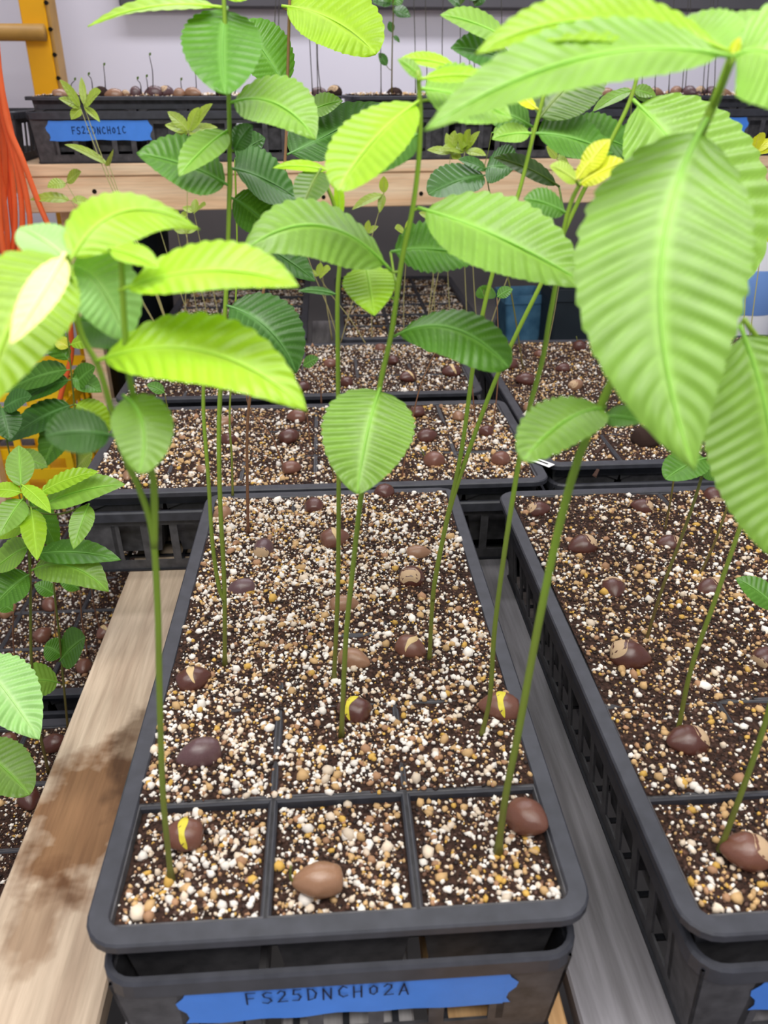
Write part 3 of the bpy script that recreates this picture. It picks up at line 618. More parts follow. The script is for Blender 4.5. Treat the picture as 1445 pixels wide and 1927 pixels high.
def leaf(root, off, Yb, d, mat, bx, by, tx, ty, w, dd=0, m=None, md=None, face=.42, a=None, **kw):
    """base and tip in photo px; w apparent width in px; dd: how much nearer(-)/further(+) the tip lies"""
    B = atY(bx, by, Yb); T = atY(tx, ty, Yb+dd)
    mx, my = m or ((bx+tx)/2, (by+ty)/2-.06*math.hypot(tx-bx, ty-by))
    Md = atY(mx, my, Yb+(dd*.5 if md is None else md))
    c = (B+T)*.5; view = (CAM-c).normalized(); n = (view*face+UP*(1-face)).normalized()
    ax = (T-B).normalized(); nn = (n-ax*n.dot(ax)).normalized(); s = ax.cross(nn)
    axp = (ax-view*ax.dot(view)); axp = axp.normalized() if axp.length > .05 else _r
    per = view.cross(axp).normalized(); fac = max(.38, abs(s.dot(per)))
    wid = w*(c-CAM).dot(_f)/FPX/fac
    if a: kw['a'], kw['b'] = a
    if w < 70 and 'teeth' not in kw: kw['teeth'] = 10
    if w < 26: kw['teeth'] = 7
    return leaf_mesh('leaf', B, Md, T, wid, nn, mat, root, off=off, **kw)
def stem_path(pts, zs, lean, Y0=None):
    b = atZ(*pts[0], zs) if Y0 is None else atY(*pts[0], Y0)
    Y0 = b.y; H = max(1, pts[0][1]-pts[-1][1]); out = [b]
    for p in pts[1:]: out.append(atY(p[0], p[1], Y0+lean*(pts[0][1]-p[1])/H))
    return out, Y0, H
def seedling(label, stems, leaves, zs=-.004, lean=0, r=(.0024, .0016), smat='stem_green', group=None, Y0=None, name='chestnut_seedling', cat='seedling'):
    """stems: px polylines from the soil up; leaves: (mat, bx, by, tx, ty, w, opts)"""
    P0, Yb, H = stem_path(stems[0], zs, lean, Y0); root = empty(name, P0[0]); tag(root, label, cat, group); off = P0[0]
    y0 = stems[0][0][1]; allc = []
    for k, st in enumerate(stems):
        if k == 0: P = P0
        else:
            q = [atY(p[0], p[1], Yb+lean*(y0-p[1])/H) for p in st]; P = q
        c = [p-off for p in catmull(P, 6)]; n = len(c)
        MB().tube(c, [.72*(r[0]+(r[1]-r[0])*(i/(n-1)))*(1+(.55*math.exp(-(q.z/.006)**2) if k == 0 else 0)) for i, q in enumerate(c)], 8).build('stem', smat, root, True)
        allc += c
    for lf in leaves:
        mat, bx, by, tx, ty, w = lf[:6]; o = dict(lf[6]) if len(lf) > 6 else {}
        dy = o.pop('y', 0)
        yl = Yb+lean*(y0-by)/H+dy
        leaf(root, off, yl, 0, 'leaf_'+mat, bx, by, tx, ty, w, **o)
        lb_ = atY(bx, by, yl)-off; near = min(allc, key=lambda q: (q-lb_-Vector((0, 0, -.012 if (q-lb_).length > .02 else 0))).length)
        if (near-lb_).length > .0025:       # leaf stalk back to the stem
            md = (near+lb_)*.5+Vector((0, 0, -.12*(near-lb_).length)); pc = catmull([near, md, lb_], 4)
            MB().tube(pc, .72*r[1]*.62, 6).build('petiole', smat, root, True)
    return root
OV = (.55, .62); LA = (.8, .85)
# --- plants of the front tray
seedling('forked seedling with large yellow-green leaves rising by the tan board edge',
  [[(322, 1655), (307, 1500), (300, 1300), (297, 1150), (287, 1005), (262, 920), (238, 870), (212, 780), (185, 690), (150, 620), (132, 500)], [(290, 1030), (290, 930), (284, 880), (262, 790), (242, 700), (233, 590), (228, 480)]],
  [('bright', 178, 682, 578, 774, 138, dict(m=(385, 662), dd=-.03, face=.5, corr=.8)), ('bright', 225, 548, 563, 540, 92, dict(m=(400, 510), dd=-.02, fold=.2)),
   ('bright', 128, 500, 376, 432, 92, dict(m=(235, 398), dd=.04, fold=-.1)), ('bright', 128, 480, -25, 770, 190, dict(m=(30, 590), dd=-.05, face=.5)),
   ('cream', 122, 478, 18, 650, 62, dict(m=(78, 555), dd=-.03, y=-.03)), ('pale', 128, 490, 36, 428, 80, dict(dd=.02)), ('pale', 130, 500, 236, 640, 130, dict(m=(190, 540), dd=.0, y=.012, a=OV)),
   ('mid', 232, 745, 262, 892, 112, dict(m=(268, 800), dd=-.03, a=OV, face=.55)), ('dark', 212, 820, 85, 822, 84, dict(dd=-.01, a=OV, face=.6)),
   ('bright', 205, 468, 300, 505, 42, dict(dd=-.01)), ('green', 145, 600, 250, 640, 100, dict(y=.02, a=OV))], lean=.0)
seedling('tallest straight seedling with a round top leaf beside the cracked nut',
  [[(423, 1258), (422, 1100), (414, 940), (412, 800), (418, 680), (424, 580), (430, 420), (432, 300), (430, 170), (424, 60), (420, -30)], [(422, 1130), (412, 1105), (400, 1025), (392, 900), (383, 780), (384, 690)]],
  [('green', 428, 15, 424, 178, 148, dict(dd=-.05, m=(418, 85), a=OV, y=.012, face=.6)), ('bright', 418, 15, 165, 50, 36, dict(m=(285, 14), face=.25)),
   ('mid', 432, 195, 594, 264, 96, dict(m=(520, 196), dd=-.02)), ('green', 430, 350, 257, 288, 96, dict(m=(350, 312), dd=-.01)), ('mid', 430, 245, 336, 332, 58, dict(dd=-.03)),
   ('dark', 436, 318, 565, 378, 84, dict(dd=.02, y=.03)), ('green', 434, 372, 532, 452, 80, dict(y=.03)), ('dark', 424, 575, 558, 703, 118, dict(m=(505, 620), dd=-.02)),
   ('dark', 470, 455, 594, 530, 62, dict(y=.05)), ('bright', 420, 0, 500, -60, 60, {}), ('dark', 440, 285, 475, 235, 40, {})], lean=-.0)
seedling('slender leaning seedling with a reddish brown stem behind the tall straight one',
  [[(467, 1008), (465, 880), (466, 790), (476, 710), (487, 640), (494, 560), (510, 470), (528, 390), (537, 290), (541, 150), (545, 0), (546, -30)]],
  [('green', 538, 168, 453, 42, 96, dict(dd=.01, a=OV)), ('bright', 530, 12, 707, 103, 108, dict(m=(630, 40), dd=-.02, a=(.6, .6))), ('dark', 540, 292, 722, 192, 92, dict(dd=.03, m=(620, 252))), ('mid', 575, 215, 645, 190, 38, dict(y=.02))],
  smat='stem_brown', r=(.0021, .0016), lean=.0)
seedling('thin seedling leaning over the second tray with one dark leaf',
  [[(438, 938), (436, 860), (432, 780), (440, 640), (446, 480), (442, 300)]], [('dark', 442, 300, 500, 260, 50, {})], r=(.0018, .0012))
seedling('central seedling with a spade-shaped low leaf and wide upper leaves',
  [[(642, 1392), (651, 1200), (665, 1060), (680, 930), (697, 830), (716, 720), (735, 635), (742, 590), (753, 510), (762, 460), (776, 395), (787, 310), (791, 220), (786, 132)]],
  [('mid', 716, 728, 672, 930, 172, dict(m=(690, 820), dd=-.05, a=(.5, .75), face=.6, corr=.7)), ('green', 742, 634, 958, 692, 92, dict(m=(850, 618), dd=-.03, fold=-.15, a=(.65, .5))),
   ('green', 735, 475, 910, 488, 92, dict(m=(820, 470), dd=.0, y=.03, corr=1.3)), ('mid', 735, 510, 456, 476, 112, dict(m=(600, 425), dd=-.02, fold=-.1)), ('bright', 688, 498, 704, 594, 100, dict(dd=-.04, face=.6, y=.03)),
   ('mid', 786, 392, 1112, 542, 140, dict(m=(950, 452), dd=-.04, corr=.7)), ('bright', 790, 190, 636, 360, 112, dict(m=(705, 262), dd=-.04, a=(.65, .6))), 
   ('bright', 792, 150, 940, 152, 28, dict(y=-.005)), ('mid', 790, 168, 965, 225, 96, dict(y=.01)), ('mid', 795, 150, 748, 112, 24, {}), ('bright', 862, 130, 750, 112, 26, dict(y=.03)), ('green', 792, 250, 700, 330, 60, dict(y=.02))])
seedling('straight seedling close beside the central one, topped by small olive leaves',
  [[(628, 1286), (635, 1130), (637, 1000), (637, 850), (636, 700), (635, 560), (640, 470), (630, 390), (605, 330)]],
  [('bright', 620, 322, 513, 316, 20, {}), ('olive', 604, 318, 566, 396, 62, dict(dd=-.02)), ('dark', 634, 555, 560, 548, 14, {}), ('bright', 640, 420, 636, 330, 20, {})], r=(.0024, .0016))
seedling('double-stemmed seedling with one stem arching right under the long drooping leaf',
  [[(808, 1246), (812, 1160), (818, 1092), (838, 990), (868, 850), (890, 690), (906, 600), (928, 510), (952, 430), (977, 360), (1002, 260), (1034, 140)], [(814, 1130), (820, 1085), (846, 960), (886, 838), (927, 728), (968, 636), (1020, 530), (1060, 440), (1100, 355), (1130, 305), (1153, 258), (1187, 185), (1206, 105), (1212, 10)]],
  [('olive', 1010, 228, 1132, 112, 118, dict(dd=.02, a=OV, face=.7)), ('green', 1005, 252, 1155, 290, 74, {}), ('yellow', 1012, 207, 943, 168, 24, {}), ('mid', 1000, 252, 925, 262, 36, {}), ('green', 1002, 240, 892, 200, 70, dict(y=.03)),
   ('mid', 1190, 188, 1405, 530, 205, dict(m=(1305, 330), dd=-.05, a=OV)), ('pale', 1196, 108, 1278, 92, 34, {}), ('green', 1150, 262, 1240, 350, 100, dict(y=.03)), ('green', 1068, 250, 1205, 290, 70, dict(y=.02)), ('mid', 960, 78, 828, 28, 42, dict(y=.03)), ('dark', 965, 120, 848, 90, 56, dict(y=.03)), ('olive', 1052, 352, 928, 296, 34, dict(y=.04))])
seedling('seedling with bright yellow young leaves at its tip',
  [[(905, 1388), (922, 1310), (931, 1180), (955, 1000), (989, 800), (1020, 680), (1034, 600), (1045, 540), (1060, 440), (1075, 380), (1092, 345)]],
  [('yellow', 1088, 350, 1178, 305, 40, dict(dd=-.01)), ('yellow', 1095, 330, 1148, 262, 40, {}), ('young', 1088, 345, 1034, 312, 30, {}), ('green', 1065, 402, 985, 374, 46, dict(y=.02)), ('yellow', 1085, 340, 1115, 300, 24, dict(y=-.01))])
seedling('thick-stemmed seedling bearing the largest broad hanging leaf',
  [[(937, 1602), (951, 1500), (975, 1380), (1012, 1180), (1050, 1000), (1086, 870), (1130, 765), (1162, 690), (1215, 560), (1270, 400), (1312, 270), (1345, 190), (1377, 108)]],
  [('mid', 1330, 225, 1308, 888, 318, dict(m=(1243, 520), dd=-.085, face=.4, corr=.6, a=(.62, .98), teeth=16, y=-.004, curl=.15)), ('mid', 1138, 768, 984, 868, 104, dict(m=(1060, 795), dd=-.03, a=OV, corr=1.6, face=.3)), ('green', 1132, 785, 1210, 795, 42, dict(dd=-.01)),
   ('bright', 1372, 100, 893, 102, 84, dict(m=(1120, 38), dd=.01, teeth=18)), ('mid', 1376, 108, 798, 246, 118, dict(m=(1090, 112), dd=-.0, y=-.012, teeth=18)),
   ('mid', 1376, 108, 1268, 42, 100, dict(dd=.03, a=OV)), ('mid', 1378, 110, 1580, 215, 190, dict(m=(1470, 110), dd=-.02, a=OV)), ('mid', 1378, 108, 1440, 20, 110, dict(dd=.04, a=OV)), ('yellow', 1376, 112, 1392, 70, 20, {})], r=(.003, .0026))
# --- right tray
seedling('seedling rising from the pale-scarred nut right of the grey board', [[(1274, 1384), (1300, 1260), (1345, 1130), (1395, 985), (1440, 850), (1470, 700)]], [('green', 1460, 740, 1520, 700, 80, {})])
seedling('right tray seedling with a broad drooping leaf, rooted beside the frontmost pale-scarred nut', [[(1355, 1600), (1410, 1450), (1447, 1335), (1485, 1180), (1500, 950), (1470, 720), (1400, 600)]],
  [('mid', 1392, 612, 1462, 1052, 236, dict(m=(1452, 830), dd=-.05, face=.5, a=(.6, .7), teeth=16))])
seedling('thin seedling with a small toothed leaf under the largest leaf tip', [[(1214, 1212), (1245, 1110), (1290, 990), (1318, 905), (1335, 840), (1345, 760)]], [('green', 1330, 862, 1252, 902, 62, dict(dd=-.02, a=OV)), ('green', 1330, 862, 1345, 905, 40, {})], r=(.002, .0014), smat='stem_olive')
seedling('thin seedling in the right tray beside the split-leaf one', [[(1314, 1088), (1345, 1020), (1370, 950), (1395, 880), (1420, 760)]], [('green', 1415, 790, 1470, 770, 60, {})], r=(.0018, .0012), smat='stem_olive')
seedling('short thin seedling at the rear of the right tray', [[(1250, 1002), (1262, 940), (1270, 880), (1276, 800)]], [('mid', 1275, 810, 1310, 790, 30, {})], r=(.0016, .0012), smat='stem_olive')
seedling('low seedling with one dark leaf pointing left at the right tray side', [[(1492, 1290), (1480, 1200), (1462, 1140)]], [('green', 1468, 1150, 1384, 1088, 46, dict(dd=.02))], r=(.0018, .0014))
# --- low left trays
ZL = -.255
seedling('bushy low seedling with a whorl of lime leaves beside the tan board', [[(92, 1455), (74, 1375), (64, 1300), (58, 1220), (57, 1090), (52, 1000), (44, 925)]],
  [('mid', 40, 920, 35, 838, 50, dict(dd=.04)), ('bright', 70, 932, 186, 888, 32, dict(corr=1.5)), ('mid', 72, 955, 236, 912, 52, {}), ('bright', 40, 912, 96, 966, 30, dict(dd=-.03)), ('bright', 42, 928, -25, 925, 30, {}), ('mid', 44, 938, -2, 1010, 52, dict(dd=-.03)),
   ('bright', 58, 955, 70, 1055, 46, dict(dd=-.05)), ('bright', 55, 990, -15, 1012, 34, {}), ('mid', 56, 1028, -15, 1075, 50, {}), ('mid', 168, 948, 138, 1034, 42, dict(dd=-.03)), ('green', 60, 1045, 228, 1054, 48, {}), ('mid', 58, 1075, 205, 1114, 76, dict(m=(130, 1065), dd=-.02)), ('green', 57, 1080, -15, 1145, 62, dict(dd=-.02)), ('green', 54, 940, 110, 1040, 50, dict(y=.03))], zs=ZL, r=(.0024, .0017), smat='stem_olive', lean=-.03)
seedling('small low seedling with two round leaves beside the tan board', [[(128, 1374), (120, 1290), (112, 1200), (104, 1130), (100, 1090)]], [('green', 112, 1245, 160, 1200, 58, dict(a=OV, dd=-.03, face=.7)), ('green', 118, 1235, 84, 1215, 46, dict(a=OV, face=.7)), ('mid', 112, 1285, 24, 1284, 62, dict(a=OV, face=.7, dd=-.03))], zs=ZL, r=(.002, .0014), smat='stem_olive')
seedling('low seedling whose pale wide leaf reaches in over the front low tray', [[(-70, 1600), (-60, 1450), (-50, 1330), (-45, 1230)]], [('pale', -45, 1235, 74, 1392, 118, dict(m=(10, 1300), dd=-.05, face=.5, corr=1.3)), ('mid', -55, 1400, 56, 1496, 96, dict(dd=-.04, a=OV))], zs=ZL, r=(.0024, .0018), lean=-.06)
seedling('dark-leaved low seedling standing before the yellow crate', [[(150, 1012), (146, 900), (142, 790), (134, 700), (128, 640), (122, 600)]],
  [('green', 132, 682, 52, 602, 52, dict(corr=1.5)), ('green', 132, 696, 8, 738, 44, {}), ('dark', 134, 715, 22, 762, 36, {}), ('green', 134, 712, 192, 738, 40, {}), ('dark', 138, 762, 10, 832, 52, dict(dd=-.03)), ('green', 140, 765, 78, 884, 60, dict(dd=-.04)), ('bright', 140, 760, 215, 812, 50, {}), ('young', 146, 880, 174, 852, 42, {}), ('bright', 130, 650, 205, 640, 30, {}), ('yellow', 130, 655, 100, 640, 26, {}), ('green', 136, 730, 180, 690, 36, {})], zs=ZL, r=(.002, .0015), smat='stem_olive')
seedling('second dark-leaved low seedling half hidden by the crate-side foliage', [[(60, 1060), (40, 950), (15, 840), (0, 760)]], [('dark', 2, 765, 18, 830, 60, dict(dd=-.03)), ('green', 8, 800, -60, 780, 50, {}), ('dark', 4, 770, 60, 745, 36, {}), ('mid', 20, 860, 90, 880, 40, {})], zs=ZL, r=(.002, .0015), smat='stem_olive')
LBG = 'bare-stemmed thin seedling in the low trays under the leafy ones'
for a in ((110, 1245, 104, 1120), (190, 1190, 170, 1090), (205, 1130, 196, 990), (30, 1250, 25, 1150), (165, 1230, 150, 1110), (210, 1060, 206, 950)):
    seedling(LBG, [[(a[0], a[1]), ((a[0]+a[2])/2-3, (a[1]+a[3])/2), (a[2], a[3])]], [('green', a[2], a[3], a[2]-40, a[3]-20, 30, {})], zs=ZL, r=(.0016, .001), smat='stem_brown', group='thin seedlings in the low left trays')
# --- first crosswise tray and beyond: thin stems, young pale leaves
def young(label, group, base, tops, zs=-.004, r=(.0013, .0008), smat='stem_pale', mat='young', extra=(), w=16):
    sts = []; lv = []
    if label is YB:
        q = atZ(*base, zs); label = YB + (' left of the bare plank' if q.y > 1.15 and q.x < .13 else ' right of the bare plank' if q.y > 1.15 else ' in the second crosswise tray')
    for (tx, ty, fan) in tops:
        bx, by = base; sts.append([(bx, by), (bx+(tx-bx)*.35+random.uniform(-3, 3), by+(ty-by)*.38), (bx+(tx-bx)*.75, by+(ty-by)*.74), (tx, ty)])
        for (dx, dy) in fan: lv.append((mat, tx, ty, tx+dx, ty+dy, w*random.uniform(.8, 1.25), dict(dd=random.uniform(-.02, .02))))
    seedling(label, sts, lv+list(extra), zs=zs, r=r, smat=smat, group=group)
YB = 'pale young thin-stemmed seedling with narrow folded leaves'; YG = 'pale young seedlings in the dim back trays'
young('pale young twin-stemmed seedling bending towards the ladder in front of blue tape', None, (330, 655), [(206, 312, [(-85, -40), (5, -28)]), (152, 205, [(-42, -20), (-18, 20), (-40, -55)]), (158, 200, [(30, 30), (-5, -55), (32, -28)])])
young(YB, YG, (310, 640), [(125, 345, [(-36, 8), (28, -22)]), (134, 378, [(-78, -2), (36, 4)])])
young(YB, YG, (345, 650), [(355, 250, [(-45, -15), (-40, -40), (20, -48), (45, -55), (-30, 12), (40, 10), (55, -10)])], w=20)
young(YB, YG, (640, 648), [(722, 365, [(0, -34), (-8, 36), (-60, 30)])])
young(YB, YG, (800, 645), [(848, 290, [(-8, -40), (8, -45), (-45, -8), (20, 10), (40, -25)]), (875, 285, [(-16, -32), (10, -42), (40, 8), (-45, -4), (28, -38)])])
young(YB, YG, (905, 665), [(1048, 300, [(-20, -25), (24, 12)])])
young(YB, YG, (640, 652), [(575, 470, [(-10, -20), (16, 4)])])
young(YB, YG, (625, 640), [(590, 400, [(-18, -14), (16, -18)])])
for a in ((380, 640, 330, 420), (400, 650, 350, 440), (370, 645, 300, 430), (420, 640, 365, 400), (820, 640, 810, 410), (850, 640, 838, 420), (880, 645, 870, 400), (900, 650, 885, 420), (700, 640, 690, 440), (760, 640, 765, 440), (1030, 650, 1055, 520), (690, 650, 600, 520)):
    young(YB, YG, (a[0], a[1]), [(a[2], a[3], [(-22, -10), (22, -14), (4, -26)])], w=12)
young('leafy dark seedling with a heart-shaped leaf pair in front of the pine beam', None, (985, 700), [(912, 310, [])], smat='stem_olive', r=(.0018, .0012), extra=[('dark', 918, 322, 862, 300, 20, {}), ('dark', 915, 330, 806, 366, 62, dict(a=OV, dd=-.03)), ('dark', 912, 318, 968, 316, 66, dict(a=OV, dd=-.02)), ('mid', 925, 250, 985, 262, 30, {})])
young('seedling with drooping yellow-green leaves before the middle shelf tray', None, (1150, 690), [(1190, 170, [(-55, 32), (-75, 40), (32, 24), (45, 12)])], mat='mid', w=22, smat='stem_olive', r=(.0017, .001))
young('yellowish seedling before the blue tape at the bench far side', None, (1395, 760), [(1418, 290, [(-28, -20), (12, -40), (28, -15), (35, -30)]), (1440, 400, [(-35, 20), (-50, 80), (10, 60)])], mat='yellow', w=24)
MB_ = 'thin upright stem in the first crosswise tray ending among the upper foliage'; MG = 'thin upright stems in the first crosswise tray'
for st in ([(535, 880), (510, 820), (470, 770), (462, 720)], [(585, 845), (580, 800), (575, 760)], [(755, 905), (770, 820), (790, 730), (820, 660)], [(628, 905), (624, 860), (625, 800)], [(320, 850), (318, 790), (310, 740)], [(925, 820), (935, 740), (938, 660), (935, 560)], [(895, 800), (888, 720), (885, 640)], [(605, 760), (600, 720), (570, 690)]):
    sm = random.choice(['stem_olive', 'stem_brown'])
    seedling(MB_.replace('stem', 'olive stem' if sm == 'stem_olive' else 'brown stem'), [st], [('green', st[-1][0], st[-1][1], st[-1][0]+random.choice((-34, 30)), st[-1][1]-16, 22, {})], r=(.0014, .0009), smat=sm, group=MG)
seedling('seedling with a round green leaf in front of the blue pot', [[(925, 700), (918, 640), (912, 590), (910, 545)]], [('green', 912, 562, 924, 540, 34, dict(a=OV, face=.8)), ('green', 912, 562, 902, 540, 26, dict(a=OV, face=.8))], r=(.0012, .0009), smat='stem_olive')
# --- shelf tray twigs and tall dark seedlings
def shelf_stem(label, group, pts, leaves, r=(.0013, .0008), smat='twig_dark', name='chestnut_seedling'):
    b = shelf_pt(pts[0][0], 174, .03); seedling(label, [[(pts[0][0], 176)]+pts[1:]], leaves, Y0=b.y, r=r, smat=smat, group=group, name=name)
TWL = 'short bare dark twig sprouting from the shelf tray beside the ladder'; TWG = 'bare twigs in the shelf tray beside the ladder'
for st in ([(136, 174), (134, 160), (140, 152)], [(175, 172), (172, 150), (166, 142)], [(199, 174), (197, 145), (195, 124)], [(266, 172), (264, 158), (258, 150)], [(279, 174), (277, 155), (275, 146)], [(288, 174), (287, 135), (281, 105)], [(343, 174), (341, 162), (340, 152)], [(370, 172), (369, 155), (368, 140)], [(442, 172), (444, 150), (440, 120)]):
    shelf_stem(TWL, TWG, st, [('olive', st[-1][0], st[-1][1], st[-1][0]+3, st[-1][1]-6, 4, {})], name='twig')
TSL = 'tall thin dark seedling on the pine shelf'; TSG = 'tall thin seedlings on the pine shelf'
for st in ([(588, 170), (585, 120), (582, 60), (580, -20)], [(598, 170), (596, 100), (594, -20)], [(604, 170), (598, 120), (597, 60), (596, 0)], [(717, 165), (716, 90), (710, 10), (708, -20)], [(782, 165), (781, 90), (778, -20)], [(804, 165), (802, 80), (800, -20)], [(832, 165), (832, 80), (834, -20)], [(866, 165), (866, 70), (866, 10)], [(883, 165), (884, 60), (884, 0)], [(892, 165), (893, 40), (892, 10)], [(943, 165), (944, 40), (942, -20)],
           [(1195, 165), (1196, 120), (1200, -20)], [(1207, 165), (1210, 110), (1212, -20)], [(1232, 165), (1236, 60), (1238, -20)], [(1258, 165), (1264, 60), (1270, -20)], [(1283, 165), (1290, 80), (1296, -20)], [(1289, 165), (1297, 60), (1300, -20)], [(1322, 165), (1328, 100), (1340, -20)], [(1330, 165), (1338, 60), (1345, -20)], [(1344, 165), (1348, 60), (1352, -20)], [(510, 168), (516, 60), (520, -20)], [(523, 168), (524, 60), (526, -20)]):
    x, y = st[-1]; shelf_stem(TSL + (' behind the tall straight seedling' if x < 650 else ' in the middle shelf tray' if x < 1000 else ' above the largest leaf'), TSG, st, [('dark', x, y+2, x+random.choice((-26, 24)), y-14, 14, {}), ('olive', x, y, x+8, y-26, 12, {})], smat='stem_grey')
shelf_stem('twin-stemmed leafy seedling on the middle pine-shelf tray', None, [(737, 165), (738, 90), (740, 20), (738, -20)], [('dark', 738, 20, 773, 32, 20, {}), ('dark', 738, 62, 732, 40, 14, {}), ('dark', 740, 68, 752, 80, 8, {}), ('dark', 738, 8, 700, 4, 18, {}), ('green', 738, 10, 760, -10, 24, {}), ('dark', 728, 125, 712, 100, 16, {}), ('green', 738, 4, 720, -20, 26, {})], r=(.0019, .0013), smat='stem_olive')

# ---------------------------------------------------------------- things around
# ladder
LY = 1.8; p0 = atY(75, 80, LY); ld = empty('ladder', (p0.x, LY, -.9)); tag(ld, 'yellow ladder with tan rungs leaning before the white wall', 'ladder')
tl = math.radians(0); w2 = .031
def lb(x0, x1, y0, y1, z0, z1, nm, mt): return MB().box(x0, x1, y0, y1, z0, z1, .002).build(nm, mt, ld)
for sx in (0, -.46):
    lb(sx-w2, sx+w2*.75, -.0, .008, 0, 2.6, 'rail', 'ladder_yellow'); lb(sx+w2*.75, sx+w2, -.0, .06, 0, 2.6, 'rail_flange', 'rung_tan'); 
zr = atY(30, 62, LY).z+.9
for k in range(-4, 4):
    zz = zr+k*.3
    if zz > .1: MB().tube([(-.47, -.02, zz), (.02, -.02, zz)], .0165, 14).build('rung', 'rung_tan', ld, True)
for py in (5, 55, 103, 147):
    q = atY(97, py, LY); MB().tube([(w2*.87, -.0015, q.z+.9), (w2*.87, .006, q.z+.9)], .0045, 8).build('bolt_hole', 'hole_dark', ld)
# orange cord: one hank of loops hanging in front of the beam
oc = atY(20, 300, 1.22); cord = empty('extension_cord', (oc.x, oc.y, oc.z)); tag(cord, 'orange extension cord hanging in a hank of loops by the pine beam end', 'cord')
def cordpath(pts, nm='cord_loop'):
    pts = [(random.uniform(-34, -14), 30, pts[0][2])] + list(pts)
    P = [atY(a, b, 1.22+c)-Vector(oc) for a, b, c in pts]; MB().tube(catmull(P, 8), .0048, 8).build(nm, 'cord_orange', cord, True)
for pts in ([(-14, 60, 0), (-2, 180, 0), (8, 300, 0), (6, 400, .01), (-8, 500, .01)], [(-22, 60, .012), (-4, 200, .012), (22, 330, .012), (28, 430, .01), (16, 500, .01), (2, 530, .01)],
            [(-8, 80, -.012), (6, 220, -.012), (32, 320, -.012), (42, 420, -.01), (30, 495, -.01), (6, 520, -.01)], [(-10, 60, -.02), (2, 160, -.02), (26, 270, -.02), (50, 370, -.02), (56, 440, -.02), (36, 500, -.02)],
            [(-30, 100, .0), (-12, 230, .0), (4, 350, .0), (14, 450, .0), (10, 530, 0)], [(-24, 120, -.03), (-6, 260, -.03), (-2, 380, -.03), (6, 470, -.03), (22, 540, -.03)], [(0, 190, .02), (14, 280, .02), (20, 380, .02), (32, 470, .02), (46, 520, .02)],
            [(-4, 120, -.03), (14, 230, -.03), (42, 300, -.03), (72, 380, -.03), (96, 440, -.03), (122, 530, -.01), (132, 610, .0), (134, 670, .02), (118, 730, .02), (100, 800, .02)]):
    cordpath(pts)
# yellow crate on the low shelf
cc = atZ(30, 900, -.36); cr = empty('yellow_crate', (-.54, 1.4, -.3575)); tag(cr, 'bright yellow slotted plastic crate behind the dark low foliage', 'crate')
mb = lambda: MB()
cw, cl, chh = .3, .24, .235
for nm, (x0, x1, y0, y1) in (('front', (-cw/2, cw/2, -cl/2, -cl/2+.006)), ('back', (-cw/2, cw/2, cl/2-.006, cl/2)), ('l', (-cw/2, -cw/2+.006, -cl/2+.006, cl/2-.006)), ('r', (cw/2-.006, cw/2, -cl/2+.006, cl/2-.006))):
    for zz in (.0, .045, .09, .135, .18, .213): MB().box(x0, x1, y0, y1, zz, zz+.022).build('slat', 'crate_yellow', cr)
    n = 6
    for k in range(n+1):
        if x1-x0 > y1-y0: xx = x0+(x1-x0-.014)*k/n; MB().box(xx, xx+.014, y0+.001, y1-.001, 0, chh).build('post', 'crate_yellow', cr)
        else: yy = y0+(y1-y0-.014)*k/n; MB().box(x0+.001, x1-.001, yy, yy+.014, 0, chh).build('post', 'crate_yellow', cr)
MB().box(-cw/2+.005, cw/2-.005, -cl/2+.005, cl/2-.005, .001, .006).build('bottom', 'crate_yellow', cr)
# square pots
def square_pot(nm, loc, rz, top, bot, h, mat, label, cat='pot'):
    r = empty(nm, loc, rz); tag(r, label, cat); rings = []
    for s, zz in ((bot*.9, .003), (bot*.94, .0), (bot, .0), (top*.95, h*.86), (top, h*.86), (top, h), (top*.93, h), (bot*.93, .006)):
        rings.append(z(rrect(-s, s, -s, s, s*.18, 4), zz))
    V, F = loops(rings); n = len(rings[0]); F.append(tuple(len(V)-n+k for k in range(n)))
    mesh_obj('pot_body', V, F, mat, r); return r
q = atY(975, 618, 1.45); square_pot('square_pot', (q.x, 1.45, BZ), .1, .047, .034, .125, 'pot_blue', 'worn blue square pot standing behind the trays')
q = atY(1072, 640, 1.36); square_pot('square_pot', (q.x+.01, 1.36, BZ), -.05, .072, .062, .16, 'bin_dark', 'dark tall square pot to the right of the blue pot')
# black bucket under the shelf
bk = empty('bucket', (-.26, 1.52, BZ)); bk.location = (-.285, 1.5, -.3575); tag(bk, 'black round bucket in the gloom under the pine shelf end', 'bucket')
def lathe(prof, n=24):
    V = []; F = []
    for rr, zz in prof:
        for k in range(n): V.append((rr*math.cos(2*math.pi*k/n), rr*math.sin(2*math.pi*k/n), zz))
    for i in range(len(prof)-1):
        for k in range(n): k2 = (k+1) % n; F.append((i*n+k, i*n+k2, (i+1)*n+k2, (i+1)*n+k))
    return V, F
V, F = lathe([(.001, 0), (.08, 0), (.1, .5), (.106, .5), (.106, .515), (.098, .515), (.078, .01), (.001, .01)]); mesh_obj('bucket_body', V, F, 'bin_dark', bk, True)
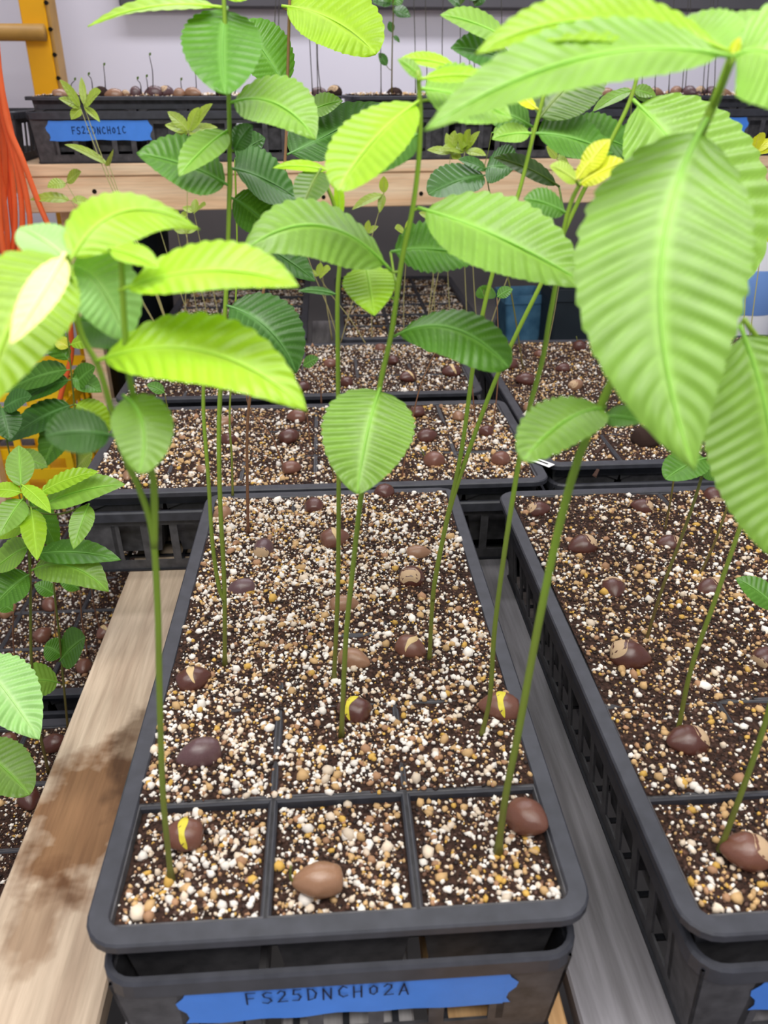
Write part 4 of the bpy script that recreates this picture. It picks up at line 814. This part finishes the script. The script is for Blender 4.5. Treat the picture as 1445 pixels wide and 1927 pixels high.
# white tag
q = atZ(1012, 872, .0); pt = empty('plant_tag', (q.x+.004, q.y, .0012)); pt.rotation_euler = (0, 0, -.9); tag(pt, 'small white plastic plant tag lying at the tray corner', 'plant tag')
o = MB().box(-.016, .016, -.006, .006, 0, .0009, .0004).build('tag_body', 'tag_white', pt); MB().box(-.008, .01, -.0012, .0012, .0009, .0012).build('mark', 'hole_dark', pt)
# jug at the right
q = atY(1416, 505, 1.3); jg = empty('jug', (q.x, 1.3, BZ)); tag(jg, 'white plastic jug with a pale blue band behind the furthest right tray', 'jug')
jz = q.z-BZ-.02
V, F = lathe([(.001, 0), (.05, 0), (.054, .01), (.054, jz+.07), (.04, jz+.1), (.018, jz+.115), (.018, jz+.13), (.001, jz+.13)]); mesh_obj('jug_body', V, F, 'jug_white', jg, True)
V, F = lathe([(.0545, jz-.06), (.0555, jz-.058), (.0555, jz+.022), (.0545, jz+.025)]); mesh_obj('band', V, F, 'jug_blue', jg, True)
V, F = lathe([(.02, jz+.118), (.021, jz+.12), (.021, jz+.142), (.001, jz+.143)]); mesh_obj('cap', V, F, 'jug_blue', jg, True)
# mulch flakes
for (px, py, l, an, zs) in ((365+540, 1372, .014, 30, 0), (1135, 1140, .016, -10, 0), (1110, 1082, .016, 5, 0), (1122, 872+18, .01, 60, 0), (1130, 845, .014, 50, 0), (1090, 1115, .012, 20, 0), (1370, 1185, .014, 0, 0), (1330, 1290, .012, 40, 0)):
    q = atZ(px, py, .0); f = MB().hexa([(-l, -.0025, 0), (l, -.0015, 0), (l*.9, .0022, 0), (-l*.8, .003, .0004), (-l*.9, -.002, .002), (l*.9, -.001, .0012), (l*.8, .0018, .0016), (-l*.7, .002, .0022)]).build('bark_flake', 'bark', None)
    f.location = (q.x, q.y, -.0005); f.rotation_euler = (.15, -.1, math.radians(an)); tag(f, 'flat dark bark flake on the mix of the ' + ('right tray' if q.x > .32 and q.y < .54 else 'tag-side tray' if q.y > .54 else 'taped front tray'), 'bark', 'bark flakes on the potting mix')
